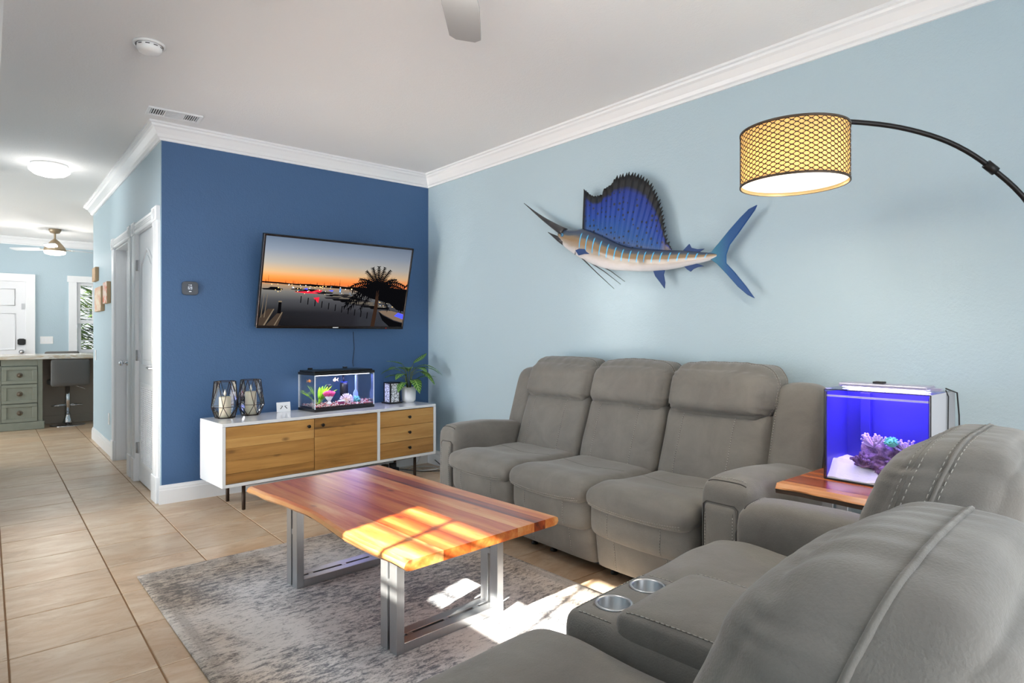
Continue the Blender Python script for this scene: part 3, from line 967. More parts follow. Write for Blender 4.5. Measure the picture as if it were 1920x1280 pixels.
def recliner(name, loc, rz, layout, label, cat='sofa', hz=0.0, wings=True, opts=None):
    """layout: list of (kind, width) from the left end seen from the front"""
    root = empty(name, loc, rz, label, cat)
    W = sum(w for k, w in layout)
    x = 0.0; seed = 1
    for i, (k, w) in enumerate(layout):
        if k == 'arm':
            outer = -1 if i == 0 else 1
            recl_arm(root, x, x + w, outer, seed=seed)
            if not wings: pass
            elif i == 0: recl_wing(root, x + 0.02, x + w + 0.02, seed, 0.965 + hz)
            else: recl_wing(root, x - 0.02, x + w - 0.02, seed, 0.965 + hz)
        elif k == 'seat':
            recl_seat(root, x, x + w, seed, **{'hz': hz, **((opts or {}).get(i, {}))})
        elif k == 'console':
            recl_console(root, x, x + w, seed)
        x += w; seed += 7
    box('base_frame', 'gasket_dark', 0.03, W - 0.03, 0.16, 0.86, 0.035, 0.075, root, 0.004)
    cushion('back_shell', S, root, 0.015, W - 0.015, 0.80, 0.905, 0.06, 0.93 + hz, 0.035, n=(20, 4, 10))
    xs = [0.06, W - 0.06] + [0.23 + (W - 0.46) * q for q in (0.33, 0.42, 0.67)]
    for xx in xs:
        for yy in (0.20, 0.82):
            m = MB(); m.lathe([(0.020, 0.0), (0.020, 0.010), (0.013, 0.014), (0.013, 0.036)], 12, (xx, yy, 0), True, True); m.build('foot', 'black_plastic', root)
    return root

def bool_cut(o, cutters):
    for c in cutters:
        md = o.modifiers.new('cut', 'BOOLEAN'); md.operation = 'DIFFERENCE'; md.object = c; md.solver = 'EXACT'
    dg = bpy.context.evaluated_depsgraph_get()
    me = bpy.data.meshes.new_from_object(o.evaluated_get(dg))
    o.modifiers.clear()
    o.data = me
    for c in cutters:
        d = c.data; bpy.data.objects.remove(c); bpy.data.meshes.remove(d)

def recl_console(root, x0, x1, seed):
    w = x1 - x0; g = 0.003
    body = cushion('console_body', S, root, x0 + g, x1 - g, 0.055, 0.62, 0.05, 0.545, (0.022, 0.045, 0.035), puff=(0.002, 0.006, 0.004), n=(10, 12, 10), sub=1)
    cups = [(x0 + w * 0.29, 0.145), (x0 + w * 0.71, 0.145)]
    R_ = 0.040
    cut = []
    for cx, cy in cups:
        m = MB(); m.lathe([(R_ + 0.0015, 0.455), (R_ + 0.0015, 0.70)], 32, (cx, cy, 0), True, True)
        cut.append(m.build('cutter', 'seam_dark', root))
    bpy.context.view_layer.update()
    bool_cut(body, cut)
    for cx, cy in cups:
        m = MB()
        m.lathe([(0.001, 0.462), (R_ - 0.004, 0.462), (R_ - 0.001, 0.466), (R_ - 0.001, 0.5475), (R_ + 0.003, 0.5515), (R_ + 0.008, 0.5505), (R_ + 0.009, 0.546), (R_ + 0.0005, 0.545), (R_ + 0.0005, 0.459), (0.001, 0.459)], 32, (cx, cy, 0))
        m.build('cup_holder', 'brushed_steel', root)
    lid = cushion('console_lid', S, root, x0 + 0.006, x1 - 0.006, 0.205, 0.70, 0.505, 0.588, (0.018, 0.055, 0.035), puff=(0, 0.006, 0.010), n=(10, 14, 5),
                  fn=lambda p, u: Vector((p.x, p.y, p.z + wob(p, 0.004, 7, seed) * max(0, u.z))))
    stitches(lid, [[(x0 + 0.022, 0.24, 2), (x0 + 0.022, 0.62, 2)], [(x1 - 0.022, 0.24, 2), (x1 - 0.022, 0.62, 2)]], (0, 0, -1))
    stitches(body, [[(x0 + 0.022, 0.10, 2), (x0 + 0.022, 0.20, 2)], [(x1 - 0.022, 0.10, 2), (x1 - 0.022, 0.20, 2)], [(x0 + 0.03, 0.085, 2), (x1 - 0.03, 0.085, 2)]], (0, 0, -1))
    cushion('console_back', S, root, x0 + g, x1 - g, 0.70, 0.86, 0.42, 0.80, 0.04, n=(8, 5, 8), fn=lambda p, u: Vector((p.x, p.y + (p.z - 0.42) * 0.05, p.z)))

recliner('reclining_sofa', (2.25, 3.50, 0), -90, [('arm', 0.20), ('seat', 0.60), ('seat', 0.59), ('seat', 0.61), ('arm', 0.24)],
         'grey suede three seat reclining sofa along the pale blue wall')
recliner('reclining_loveseat', (2.230, 1.245, 0), 184.5, [('arm', 0.22), ('seat', 0.57), ('console', 0.36), ('seat', 0.57), ('arm', 0.22)],
         'grey suede reclining loveseat with cup holder console in the foreground', 'loveseat', -0.078, False,
         {1: {'sz': 0.022, 'seams': ((0.552, 2), (0.612, 1))}, 3: {'sz': 0.022, 'hz': -0.088, 'hy': 0.085, 'hx': (1.154, 1.690), 'seams': ((0.712, 0),)}})

# ------------------------------------------------------------------ coffee table
ct = empty('coffee_table', (1.43, 2.56, 0.0), 3.5, 'live edge acacia coffee table with steel frame legs on the rug', 'table')
TZ0, TZ1 = 0.418, 0.455
L2 = 0.71
def live(seed, amp):
    return lambda y: amp * (noise.noise(Vector((y * 2.1 + seed, seed, 0))) + 0.45 * noise.noise(Vector((y * 6 + seed, seed * 2, 1))))
wl, wr = live(3.3, 0.035), live(8.1, 0.022)
def left_edge(y):   # the waisted live edge on the aisle side
    return -0.395 + 0.035 * math.exp(-((y - 0.20) / 0.32) ** 2) - 0.012 * math.exp(-((y + 0.45) / 0.2) ** 2) + 0.4 * wl(y)
def right_edge(y):
    return 0.375 + 0.018 * math.exp(-((y - 0.6) / 0.25) ** 2) + 0.5 * wr(y) * max(0.0, min(1.0, (y + 0.2) / 0.4))
cuts = [-0.225, -0.105, 0.015, 0.125, 0.225, 0.300]
cutfn = [lambda y, c=c, k=k: c + 0.010 * sin(y * 1.6 + k) for k, c in enumerate(cuts)]
edges = [left_edge] + cutfn + [right_edge]
NY = 44
for b in range(len(edges) - 1):
    m = MB(); rings = []
    lo, hi = edges[b], edges[b + 1]
    for i in range(NY + 1):
        y = -L2 + 2 * L2 * i / NY
        a, c = lo(y) + (0.0004 if b else 0), hi(y) - (0.0004 if b < len(edges) - 2 else 0)
        if b == 0:      # rounded natural edge, undercut below
            j = 0.006 * noise.noise(Vector((y * 9, 1, 5)))
            ring = [(a + 0.030, TZ0), (a + 0.010 + j, TZ0 + 0.004), (a + j * 0.6, TZ0 + 0.015), (a + 0.006, TZ1 - 0.007), (a + 0.020, TZ1), (c, TZ1), (c, TZ0)]
        elif b == len(edges) - 2:
            j = 0.004 * noise.noise(Vector((y * 9, 3, 5)))
            ring = [(a, TZ0), (a, TZ1), (c - 0.016, TZ1), (c - 0.004, TZ1 - 0.007), (c + j, TZ0 + 0.016), (c - 0.010, TZ0 + 0.003), (c - 0.028, TZ0)]
        else:
            ring = [(a, TZ0), (a, TZ1), (c, TZ1), (c, TZ0)]
        rings.append([(p, y, q) for p, q in ring])
    m.ring(rings, True, True, True, False)
    if b in (0, len(edges) - 2):
        n_ = len(rings[0]); k = 0
        for i in range(NY):
            for j in range(n_):
                if (b == 0 and j < 3) or (b and 3 <= j <= 5):
                    m.mi[i * n_ + j] = 1
                    yy = -L2 + 2 * L2 * i / NY
                    if b == 0 and (-0.70 < yy < -0.62 or -0.30 < yy < -0.12 or 0.05 < yy < 0.10) and j < 2: m.mi[i * n_ + j] = 2
    m.build('board', ['acacia', 'sapwood', 'bark'], ct)
def leg_frame(yc):
    """U-shaped steel frame of two flat bars joined by bridges, so a slot shows"""
    fr = bpy.data.objects.new('leg_frame', None); COL.objects.link(fr); fr.parent = ct; fr.location = (0, yc, 0)
    x0, x1, zt, zb, bw, th = -0.285, 0.265, TZ0 - 0.0005, 0.0125, 0.048, 0.036
    for s in (-1, 1):
        ya, yb = (s * 0.008, s * (0.008 + bw)) if s > 0 else (s * (0.008 + bw), s * 0.008)
        box('upright', 'brushed_steel', x0, x0 + th, ya, yb, zb, zt, fr, 0.0015, 1)
        box('upright', 'brushed_steel', x1 - th, x1, ya, yb, zb, zt, fr, 0.0015, 1)
        box('foot_rail', 'brushed_steel', x0 + th, x1 - th, ya, yb, zb, zb + th, fr, 0.0015, 1)
        box('top_rail', 'brushed_steel', x0 + th, x1 - th, ya, yb, zt - 0.012, zt, fr, 0.0015, 1)
    for xa, xb in ((x0 + 0.004, x0 + th), (x1 - th, x1 - 0.004)):
        box('bridge', 'brushed_steel', xa, xb, -0.008, 0.008, 0.26, 0.285, fr)
    for q in (-0.02, 0.14, -0.20):
        box('bridge', 'brushed_steel', q, q + 0.025, -0.008, 0.008, zb + 0.003, zb + th, fr)
leg_frame(-0.43); leg_frame(0.42)

# ------------------------------------------------------------------ media console
CL, CD, CZ0, CZ1 = 1.79, 0.44, 0.185, 0.62
mc = empty('media_console', (1.205, 4.43, 0), 4.0, 'long white media console with pine doors and drawers under the television', 'console')
m = MB(); th = 0.022
m.box(0, CL, 0, CD, CZ1 - th, CZ1); m.build('top_panel', 'white_gloss', mc, 0.003)
box('bottom_panel', 'white_gloss', 0, CL, 0, CD, CZ0, CZ0 + th, mc, 0.003)
box('side_panel', 'white_gloss', 0, th, 0, CD, CZ0 + th, CZ1 - th, mc)
box('side_panel', 'white_gloss', CL - th, CL, 0, CD, CZ0 + th, CZ1 - th, mc)
XD = 1.205
box('divider', 'white_gloss', XD, XD + th, 0, CD, CZ0 + th, CZ1 - th, mc)
box('back_panel', 'white_gloss', th, CL - th, CD - 0.012, CD - 0.001, CZ0 + th, CZ1 - th, mc)
box('inner_box', 'gasket_dark', th + 0.002, XD - 0.002, 0.030, 0.05, CZ0 + th, CZ1 - th, mc)
box('inner_box', 'gasket_dark', XD + th + 0.002, CL - th - 0.002, 0.030, 0.05, CZ0 + th, CZ1 - th, mc)
def knob(x, z, parent):
    k = MB(); k.M = Matrix.Translation((x, 0.004, z)) @ Matrix.Rotation(radians(90), 4, 'X')
    k.lathe([(0.007, 0), (0.006, 0.012), (0.012, 0.017), (0.013, 0.024), (0.010, 0.028), (0.001, 0.029)], 14)
    return k.build('knob', 'black_metal', parent)
random.seed(11)
def door(xa, xb, kx, hts):
    d = bpy.data.objects.new('door', None); COL.objects.link(d); d.parent = mc
    z = CZ0 + th + 0.003
    tot = (CZ1 - th - 0.003) - z; s = sum(hts)
    for h in hts:
        hh = tot * h / s
        b = box('board', 'pine', xa, xb, 0.004 + random.uniform(0, 0.0006), 0.024, z, z + hh - 0.0007, d, 0.0007, 1)
        z += hh
    knob(kx, CZ1 - 0.075, d)
door(th + 0.003, 0.660, 0.612, (0.9, 1.15, 1.1, 0.8, 1.05))
door(0.665, XD - 0.003, 0.722, (0.8, 1.0, 1.15, 0.7, 0.95))
dz = (CZ1 - CZ0 - 2 * th - 0.006) / 3
for k in range(3):
    z = CZ0 + th + 0.003 + dz * k
    d = bpy.data.objects.new('drawer', None); COL.objects.link(d); d.parent = mc
    box('board', 'pine', XD + th + 0.003, CL - th - 0.003, 0.004, 0.024, z, z + dz * 0.52 - 0.0004, d, 0.0007, 1)
    box('board', 'pine', XD + th + 0.003, CL - th - 0.003, 0.004, 0.024, z + dz * 0.52, z + dz - 0.003, d, 0.0007, 1)
    knob((XD + th + CL - th) / 2 + 0.01, z + dz * 0.52, d)
for x in (0.17, CL - 0.17):
    for y in (0.075, CD - 0.06):
        m = MB(); m.lathe([(0.011, 0.0), (0.0125, 0.004), (0.0125, CZ0 - 0.001)], 12, (x, y, 0), True, True); m.build('leg', 'dark_bronze', mc)
    box('leg_rail', 'dark_bronze', x - 0.012, x + 0.012, 0.075, CD - 0.06, CZ0 - 0.02, CZ0 - 0.0005, mc)
for y in (0.075,): box('leg_rail', 'dark_bronze', 0.17, CL - 0.17, y - 0.01, y + 0.01, CZ0 - 0.018, CZ0 - 0.0006, mc)

# ------------------------------------------------------------------ side table in the corner
sd = empty('side_table', (2.86, 0.86, 0), 0, 'live edge wooden side table with steel legs between sofa and loveseat', 'table')
SZ = 0.62
NB = 30
ed = [lambda y: -0.42 + 0.020 * noise.noise(Vector((y * 3, 4, 0))) , lambda y: -0.355, lambda y: -0.22 + 0.01 * sin(y * 4), lambda y: -0.07, lambda y: 0.08, lambda y: 0.21, lambda y: 0.33]
for b in range(6):
    m = MB(); rings = []
    for i in range(NB + 1):
        y = -0.37 + 0.735 * i / NB
        a, c = ed[b](y) + 0.0004, ed[b + 1](y) - 0.0004
        if b == 0:
            j = 0.008 * noise.noise(Vector((y * 9, 1, 8)))
            ring = [(a + 0.03, SZ - 0.045), (a + 0.006 + j, SZ - 0.040), (a + 0.002 + j, SZ - 0.022), (a + 0.004, SZ - 0.016), (a + 0.014, SZ), (c, SZ), (c, SZ - 0.045)]
        else:
            ring = [(a, SZ - 0.045), (a, SZ), (c, SZ), (c, SZ - 0.045)]
        rings.append([(p, y, q) for p, q in ring])
    m.ring(rings, True, True, True, False)
    if b == 0:
        for i in range(NB):
            for j in range(7): m.mi[i * 7 + j] = 2 if j < 2 else (1 if j < 5 else 1)
    m.build('board', ['acacia_side', 'sapwood', 'bark'], sd)
for y in (-0.20, 0.20):
    f = bpy.data.objects.new('leg_frame', None); COL.objects.link(f); f.parent = sd; f.location = (0, y, 0)
    for s in (-1, 1):
        ya, yb = (0.006, 0.05) if s > 0 else (-0.05, -0.006)
        for xa in (-0.26, 0.22): box('upright', 'brushed_steel', xa, xa + 0.036, ya, yb, 0.001, SZ - 0.046, f, 0.0015, 1)
        box('foot_rail', 'brushed_steel', -0.224, 0.22, ya, yb, 0.001, 0.036, f, 0.0015, 1)
        box('top_rail', 'brushed_steel', -0.224, 0.22, ya, yb, SZ - 0.08, SZ - 0.0465, f, 0.0015, 1)

# ------------------------------------------------------------------ ceiling things
def ceiling_fan(name, loc, rad, nbl, a0, label, blade_mat, housing, drop, light_e):
    root = empty(name, loc, 0, label, 'ceiling fan')     # loc: point on the ceiling
    m = MB(); m.lathe([(0.001, -0.0005), (0.075, -0.0005), (0.075, -0.02), (0.055, -0.055), (0.016, -0.065)], 24); m.build('canopy', housing, root)
    m = MB(); m.lathe([(0.014, -0.06), (0.014, -drop + 0.10)], 12); m.build('down_rod', housing, root)
    m = MB(); m.lathe([(0.014, -drop + 0.13), (0.05, -drop + 0.10), (0.095, -drop + 0.045), (0.125, -drop + 0.0), (0.135, -drop - 0.03), (0.13, -drop - 0.045), (0.001, -drop - 0.046)], 28); m.build('motor_housing', housing, root)
    m = MB(); m.lathe([(0.128, -drop - 0.046), (0.132, -drop - 0.06), (0.12, -drop - 0.085), (0.07, -drop - 0.10), (0.001, -drop - 0.104)], 24); m.build('light_dome', 'lamp_glow', root)
    for k in range(nbl):
        a = radians(a0 + 360 * k / nbl)
        m = MB(); m.M = Matrix.Rotation(a, 4, 'Z') @ Matrix.Translation((0, 0, -drop - 0.012)) @ Matrix.Rotation(radians(9), 4, 'X')
        m.prism([(0.20, -0.055), (rad * 0.6, -0.072), (rad * 0.96, -0.066), (rad, -0.040), (rad, 0.040), (rad * 0.96, 0.066), (rad * 0.6, 0.072), (0.20, 0.055)], -0.004, 0.004)
        b = m.build('blade', blade_mat, root)
        m = MB(); m.M = Matrix.Rotation(a, 4, 'Z') @ Matrix.Translation((0, 0, -drop - 0.014)); m.box(0.10, 0.26, -0.018, 0.018, -0.006, 0.0); m.build('blade_iron', housing, b)
    if light_e:
        lo = lamp('fan_light', 'POINT', (loc[0], loc[1], loc[2] - drop - 0.17), light_e, (1.0, 0.96, 0.9), radius=0.16)
        lo.parent = root; lo.location = (0, 0, -drop - 0.17)
    return root
simple('fan_blade_grey', rgb(158, 158, 158), 0.7)
simple('champagne_metal', rgb(176, 158, 132), 0.4, 0.6)
simple('fan_blade_pale', rgb(208, 214, 218), 0.5)
ceiling_fan('ceiling_fan', (1.093, 1.584, H), 0.685, 5, 50, 'pale grey ceiling fan above the coffee table at the top edge', 'fan_blade_grey', 'trim_white', 0.27, 9)  # this fan's lamp and dome are unseen additions that even out the room light
ceiling_fan('ceiling_fan', (0.746, 11.04, H), 0.62, 3, 20, 'champagne dome ceiling fan with a lit lamp in the kitchen', 'fan_blade_pale', 'champagne_metal', 0.27, 11)

sm = empty('smoke_detector', (0.647, 3.69, H), 0, 'round white smoke detector on the ceiling', 'smoke detector')
MB().lathe([(0.001, -0.0004), (0.075, -0.0004), (0.076, -0.010), (0.066, -0.012)], 32).build('base_plate', 'white_plastic', sm)
MB().lathe([(0.060, -0.010), (0.060, -0.030), (0.054, -0.042), (0.036, -0.050), (0.001, -0.052)], 32).build('cover', 'white_plastic', sm)
m = MB()
for k in range(10):
    a = 2 * pi * k / 10
    m.M = Matrix.Rotation(a, 4, 'Z'); m.box(0.0595, 0.0606, -0.010, 0.010, -0.022, -0.018)
m.M = None; m.build('vent_slots', 'gasket_dark', sm, kind='stuff')

cv = empty('ceiling_vent', (0.985, 4.755, H), -3, 'white louvred air vent in the ceiling above the navy wall corner', 'air vent')
m = MB()
for b in ((-0.165, 0.165, -0.085, -0.065), (-0.165, 0.165, 0.065, 0.085), (-0.165, -0.145, -0.065, 0.065), (0.145, 0.165, -0.065, 0.065)): m.box(b[0], b[1], b[2], b[3], -0.010, -0.0005)
m.box(-0.062, -0.054, -0.065, 0.065, -0.009, -0.001); m.box(0.054, 0.062, -0.065, 0.065, -0.009, -0.001)
m.build('frame', 'trim_white', cv, 0.002, 1)
box('duct', 'gasket_dark', -0.145, 0.145, -0.065, 0.065, -0.002, -0.0006, cv)
for k in range(7):
    y = -0.055 + 0.110 * k / 6
    box('slat', 'trim_white', -0.053, 0.053, y - 0.002, y + 0.003, -0.008, -0.002, cv)
for s in (-1, 1):
    for k in range(6):
        x = s * (0.070 + 0.068 * k / 5)
        box('slat', 'trim_white', x - 0.0022, x + 0.0022, -0.064, 0.064, -0.008, -0.002, cv)

hl = empty('flush_mount_light', (0.426, 6.87, H), 0, 'round white flush mount light on the hallway ceiling', 'ceiling light')
MB().lathe([(0.001, -0.0005), (0.135, -0.0005), (0.140, -0.008), (0.134, -0.028), (0.001, -0.029)], 32).build('base_ring', 'white_plastic', hl)
MB().lathe([(0.134, -0.029), (0.155, -0.040), (0.152, -0.062), (0.115, -0.092), (0.06, -0.108), (0.001, -0.112)], 32).build('glass_dome', 'lamp_glow', hl)
lo = lamp('hall_light', 'POINT', (0, 0, -0.30), 1.6, (1.0, 0.97, 0.93), radius=0.09); lo.parent = hl

# ------------------------------------------------------------------ television
tv = empty('television', (1.583, 4.92, 1.274), 0, 'flat screen television tilted forward on the navy wall, showing a sunset marina', 'television')
tv.rotation_euler = (radians(15.4), 0, 0)
TW, TH = 1.29, 0.733
m = MB(); m.box(0, TW, 0.006, 0.045, 0, TH); m.build('housing', 'black_plastic', tv, 0.006)
m = MB(); bz = 0.014
for b in ((0, TW, 0, 0.022), (0, TW, TH - bz, TH), (0, bz, 0.022, TH - bz), (TW - bz, TW, 0.022, TH - bz)): m.box(b[0], b[1], -0.004, 0.008, b[2], b[3])
simple('tv_bezel', rgb(58, 50, 48), 0.22, 0.7)
m.build('bezel', 'tv_bezel', tv, 0.002, 1)
m = MB(); m.box(0.62, 0.67, -0.0045, -0.0035, 0.007, 0.014); m.build('logo_plate', 'white_plastic', tv)
box('standby_light', emit('standby_red', (1, 0.05, 0.03, 1), 1.0), 1.115, 1.119, -0.0046, -0.0036, 0.008, 0.012, tv)
box('wall_bracket', 'black_metal', 0.52, 0.78, 0.045, 0.19, 0.30, 0.44, tv)
# picture: a graded evening sky over dark water
t = NT('screen_evening')
sx, sy, sz = t.sep(t.coord())
SW, SH = TW - 2 * bz, TH - bz - 0.022
sv = t.math('DIVIDE', sz, SH); su = t.math('DIVIDE', sx, SW)
sky = t.ramp(sv, [(0.0, rgb(10, 10, 12)), (0.16, rgb(20, 21, 24)), (0.30, rgb(62, 63, 66)), (0.40, rgb(104, 102, 98)), (0.470, rgb(150, 122, 94)), (0.495, rgb(214, 112, 48)), (0.52, rgb(232, 118, 44)),
                  (0.565, rgb(226, 140, 72)), (0.62, rgb(196, 160, 116)), (0.72, rgb(156, 152, 144)), (0.86, rgb(118, 128, 142)), (1.0, rgb(88, 102, 120))])
dim = t.mix(t.math('MULTIPLY', su, 0.35), sky, rgb(60, 58, 66))
em = t.n('Emission'); t.l(dim, em.inputs[0]); em.inputs[1].default_value = 0.62
gl = t.n('BsdfGlossy', _Roughness=0.12); gl.inputs[0].default_value = (0.03, 0.03, 0.03, 1)
ad = t.n('AddShader'); t.l(em.outputs[0], ad.inputs[0]); t.l(gl.outputs[0], ad.inputs[1]); t.surf(ad.outputs[0])
MATS['screen_evening'] = t.m
SC = 0.62
random.seed(3)
pal = {'ink': (7, 7, 9), 'hull': (34, 32, 34), 'hull_pale': (84, 78, 70), 'dock': (58, 48, 40), 'rail': (108, 96, 80), 'warm': (255, 206, 130), 'white': (240, 240, 235),
       'red': (190, 30, 48), 'blue': (60, 70, 255), 'teal': (60, 130, 200), 'boat': (104, 88, 74), 'trunk': (44, 30, 22)}
names = list(pal)
for k in names: emit('screen_' + k, rgb(*pal[k]), SC * (1.3 if k in ('warm', 'white', 'red', 'blue') else 1.0))
m = MB()
lay = [0]
def poly(mat, pts):
    m.cur = 1 + names.index(mat); lay[0] += 1
    y = -0.0004 - 0.0000012 * lay[0]
    m.add([(min(1, max(0, a)) * SW, y, min(1, max(0, b)) * SH) for a, b in pts], [tuple(range(len(pts)))], False)
m.cur = 0; m.add([(0, 0, 0), (SW, 0, 0), (SW, 0, SH), (0, 0, SH)], [(0, 1, 2, 3)], False)
rs = random.Random(5)
poly('ink', [(0, 0.485), (0.10, 0.48), (0.30, 0.468), (0.55, 0.455), (1.0, 0.45), (1.0, 0.475), (0.62, 0.487), (0.55, 0.482), (0.45, 0.492), (0.40, 0.486), (0.30, 0.494), (0.2, 0.488), (0.1, 0.497), (0.0, 0.50)])
for k in range(26):      # far masts and roofs
    a = rs.uniform(0.02, 0.62); h = rs.uniform(0.01, 0.035) + (0.06 if k in (3, 11) else 0)
    poly('ink', [(a - 0.0012, 0.48), (a + 0.0012, 0.48), (a + 0.0006, 0.49 + h), (a - 0.0006, 0.49 + h)])
def yacht(a, b, L, hull='hull', top='hull'):
    poly(hull, [(a, b), (a + L * 0.1, b - L * 0.10), (a + L * 0.9, b - L * 0.12), (a + L, b - L * 0.02), (a + L, b + L * 0.04), (a + L * 0.5, b + L * 0.06)])
    poly(top, [(a + L * 0.3, b + L * 0.05), (a + L * 0.42, b + L * 0.16), (a + L * 0.75, b + L * 0.16), (a + L * 0.9, b + L * 0.05)])
yacht(0.0, 0.42, 0.13, 'ink', 'ink')
for k in range(14):
    a = 0.17 + k * 0.030 + rs.uniform(-0.01, 0.01)
    yacht(a, 0.425 - 0.011 * k * 0.55 + rs.uniform(-0.012, 0.02), rs.uniform(0.07, 0.12), rs.choice(['ink', 'hull', 'ink']), rs.choice(['hull', 'ink', 'hull_pale']))
for k in range(7):
    yacht(0.40 + 0.055 * k, 0.345 - 0.018 * k, 0.15, rs.choice(['ink', 'hull']), 'hull_pale')
yacht(0.56, 0.30, 0.20, 'hull_pale', 'hull'); yacht(0.80, 0.31, 0.17, 'hull_pale', 'hull_pale')
poly('red', [(0.31, 0.405), (0.36, 0.435), (0.385, 0.425), (0.37, 0.40)]); poly('red', [(0.33, 0.335), (0.37, 0.345), (0.365, 0.275), (0.35, 0.30)]); poly('red', [(0.20, 0.395), (0.30, 0.412), (0.36, 0.385), (0.27, 0.385)])
poly('blue', [(0.26, 0.435), (0.285, 0.445), (0.285, 0.425)]); poly('blue', [(0.425, 0.432), (0.46, 0.435), (0.45, 0.418)]); poly('teal', [(0.50, 0.455), (0.51, 0.46), (0.51, 0.41), (0.50, 0.415)])
for k in range(60):
    a = rs.uniform(0.02, 0.60); b = 0.475 - rs.random() ** 2 * 0.10; s = rs.uniform(0.0015, 0.0045)
    poly(rs.choice(['warm', 'warm', 'white', 'warm', 'teal']), [(a - s, b), (a, b - s * 1.6), (a + s, b), (a, b + s * 1.6)])
for k in range(34):
    a = rs.uniform(0.78, 0.97); b = rs.uniform(0.24, 0.42); s = rs.uniform(0.0015, 0.005)
    poly(rs.choice(['warm', 'white', 'rail']), [(a - s * 2, b), (a, b - s), (a + s * 2, b), (a, b + s)])
for k in range(11):     # mooring piles and their reflections
    a = 0.25 + 0.047 * k; b = 0.30 - 0.017 * k
    poly('ink', [(a - 0.003, b + 0.05), (a - 0.003, b - 0.03), (a + 0.003, b - 0.03), (a + 0.003, b + 0.05)])
poly('ink', [(0.60, 0.455), (0.70, 0.475), (0.85, 0.50), (1.0, 0.49), (1.0, 0.20), (0.94, 0.22), (0.88, 0.30), (0.80, 0.33), (0.72, 0.36)])
poly('boat', [(0.80, 0.20), (0.84, 0.155), (0.93, 0.085), (1.0, 0.055), (1.0, 0.17), (0.9, 0.20)]); poly('blue', [(0.93, 0.145), (1.0, 0.10), (1.0, 0.165), (0.955, 0.185)]); poly('ink', [(0.80, 0.20), (0.84, 0.145), (0.93, 0.075), (1.0, 0.045), (1.0, 0.0), (0.90, 0.0), (0.84, 0.08)])
poly('boat', [(0.82, 0.205), (0.86, 0.155), (0.94, 0.09), (1.0, 0.06), (1.0, 0.165), (0.9, 0.205)]); poly('blue', [(0.93, 0.14), (1.0, 0.10), (1.0, 0.16), (0.955, 0.18)])
poly('dock', [(0.045, 0.0), (0.12, 0.0), (0.145, 0.155), (0.115, 0.155)]); poly('rail', [(0.095, 0.0), (0.102, 0.0), (0.142, 0.155), (0.137, 0.155)]); poly('dock', [(0.0, 0.0), (0.035, 0.0), (0.085, 0.19), (0.05, 0.19), (0.0, 0.08)]); poly('rail', [(0.03, 0.0), (0.04, 0.0), (0.09, 0.19), (0.083, 0.19)])
poly('ink', [(0.11, 0.14), (0.132, 0.14), (0.130, 0.275), (0.112, 0.275)]); poly('rail', [(0.110, 0.27), (0.132, 0.27), (0.131, 0.285), (0.111, 0.285)])
for a in (0.01, 0.03): poly('rail', [(a, 0.09), (a + 0.004, 0.09), (a + 0.012, 0.36), (a + 0.010, 0.36)])
# palm
poly('trunk', [(0.755, 0.0), (0.785, 0.0), (0.792, 0.25), (0.786, 0.52), (0.768, 0.52), (0.765, 0.25)])
def frond(ang, L, droop, wdt=0.030):
    cx, cz = 0.777, 0.50
    prev = None; asp = SW / SH
    pts = []
    for k in range(13):
        q = k / 12
        pts.append((cx + L * cos(ang) * q / 1.0, cz + asp * (L * sin(ang) * q) - droop * q * q))
    for k in range(12):
        (a, b), (c, d) = pts[k], pts[k + 1]
        q = k / 12
        poly('ink', [(a, b - 0.006), (c, d - 0.006), (c, d + 0.007), (a, b + 0.007)])
        for s in (-1, 1):
            ln = wdt * (1.1 - q * 0.75) * rs.uniform(0.8, 1.25)
            ex, ez = (c - a) * SW, (d - b) * SH; el_ = math.hypot(ex, ez) or 1.0; ex /= el_; ez /= el_
            lx, lz = (ex * 0.55 - s * ez * 0.8) * ln * SW, (ez * 0.55 + s * ex * 0.8) * ln * SW - 0.012
            tx, tz = c + lx / SW, d + lz / SH
            poly('ink', [(a, b), (c, d), (tx, tz)])
for ang, L, dr in ((95, 0.115, 0.0), (78, 0.12, 0.01), (112, 0.12, 0.01), (62, 0.13, 0.03), (128, 0.13, 0.03), (145, 0.14, 0.08), (40, 0.14, 0.08), (160, 0.16, 0.16), (22, 0.17, 0.14), (175, 0.18, 0.22), (8, 0.20, 0.20), (190, 0.19, 0.16),
                   (-8, 0.21, 0.14), (205, 0.18, 0.10), (-25, 0.18, 0.10), (225, 0.13, 0.06), (-50, 0.12, 0.06), (150, 0.19, 0.20), (35, 0.20, 0.20)):
    frond(radians(ang), L * 1.25, dr * 1.15, 0.045)
poly('ink', [(0.96, 0.47), (1.0, 0.53), (1.0, 0.565), (0.985, 0.53)])
so = m.build('screen_picture', ['screen_evening'] + ['screen_' + k for k in names], tv, fixn=False)
so.location = (bz, 0.0045, 0.022)

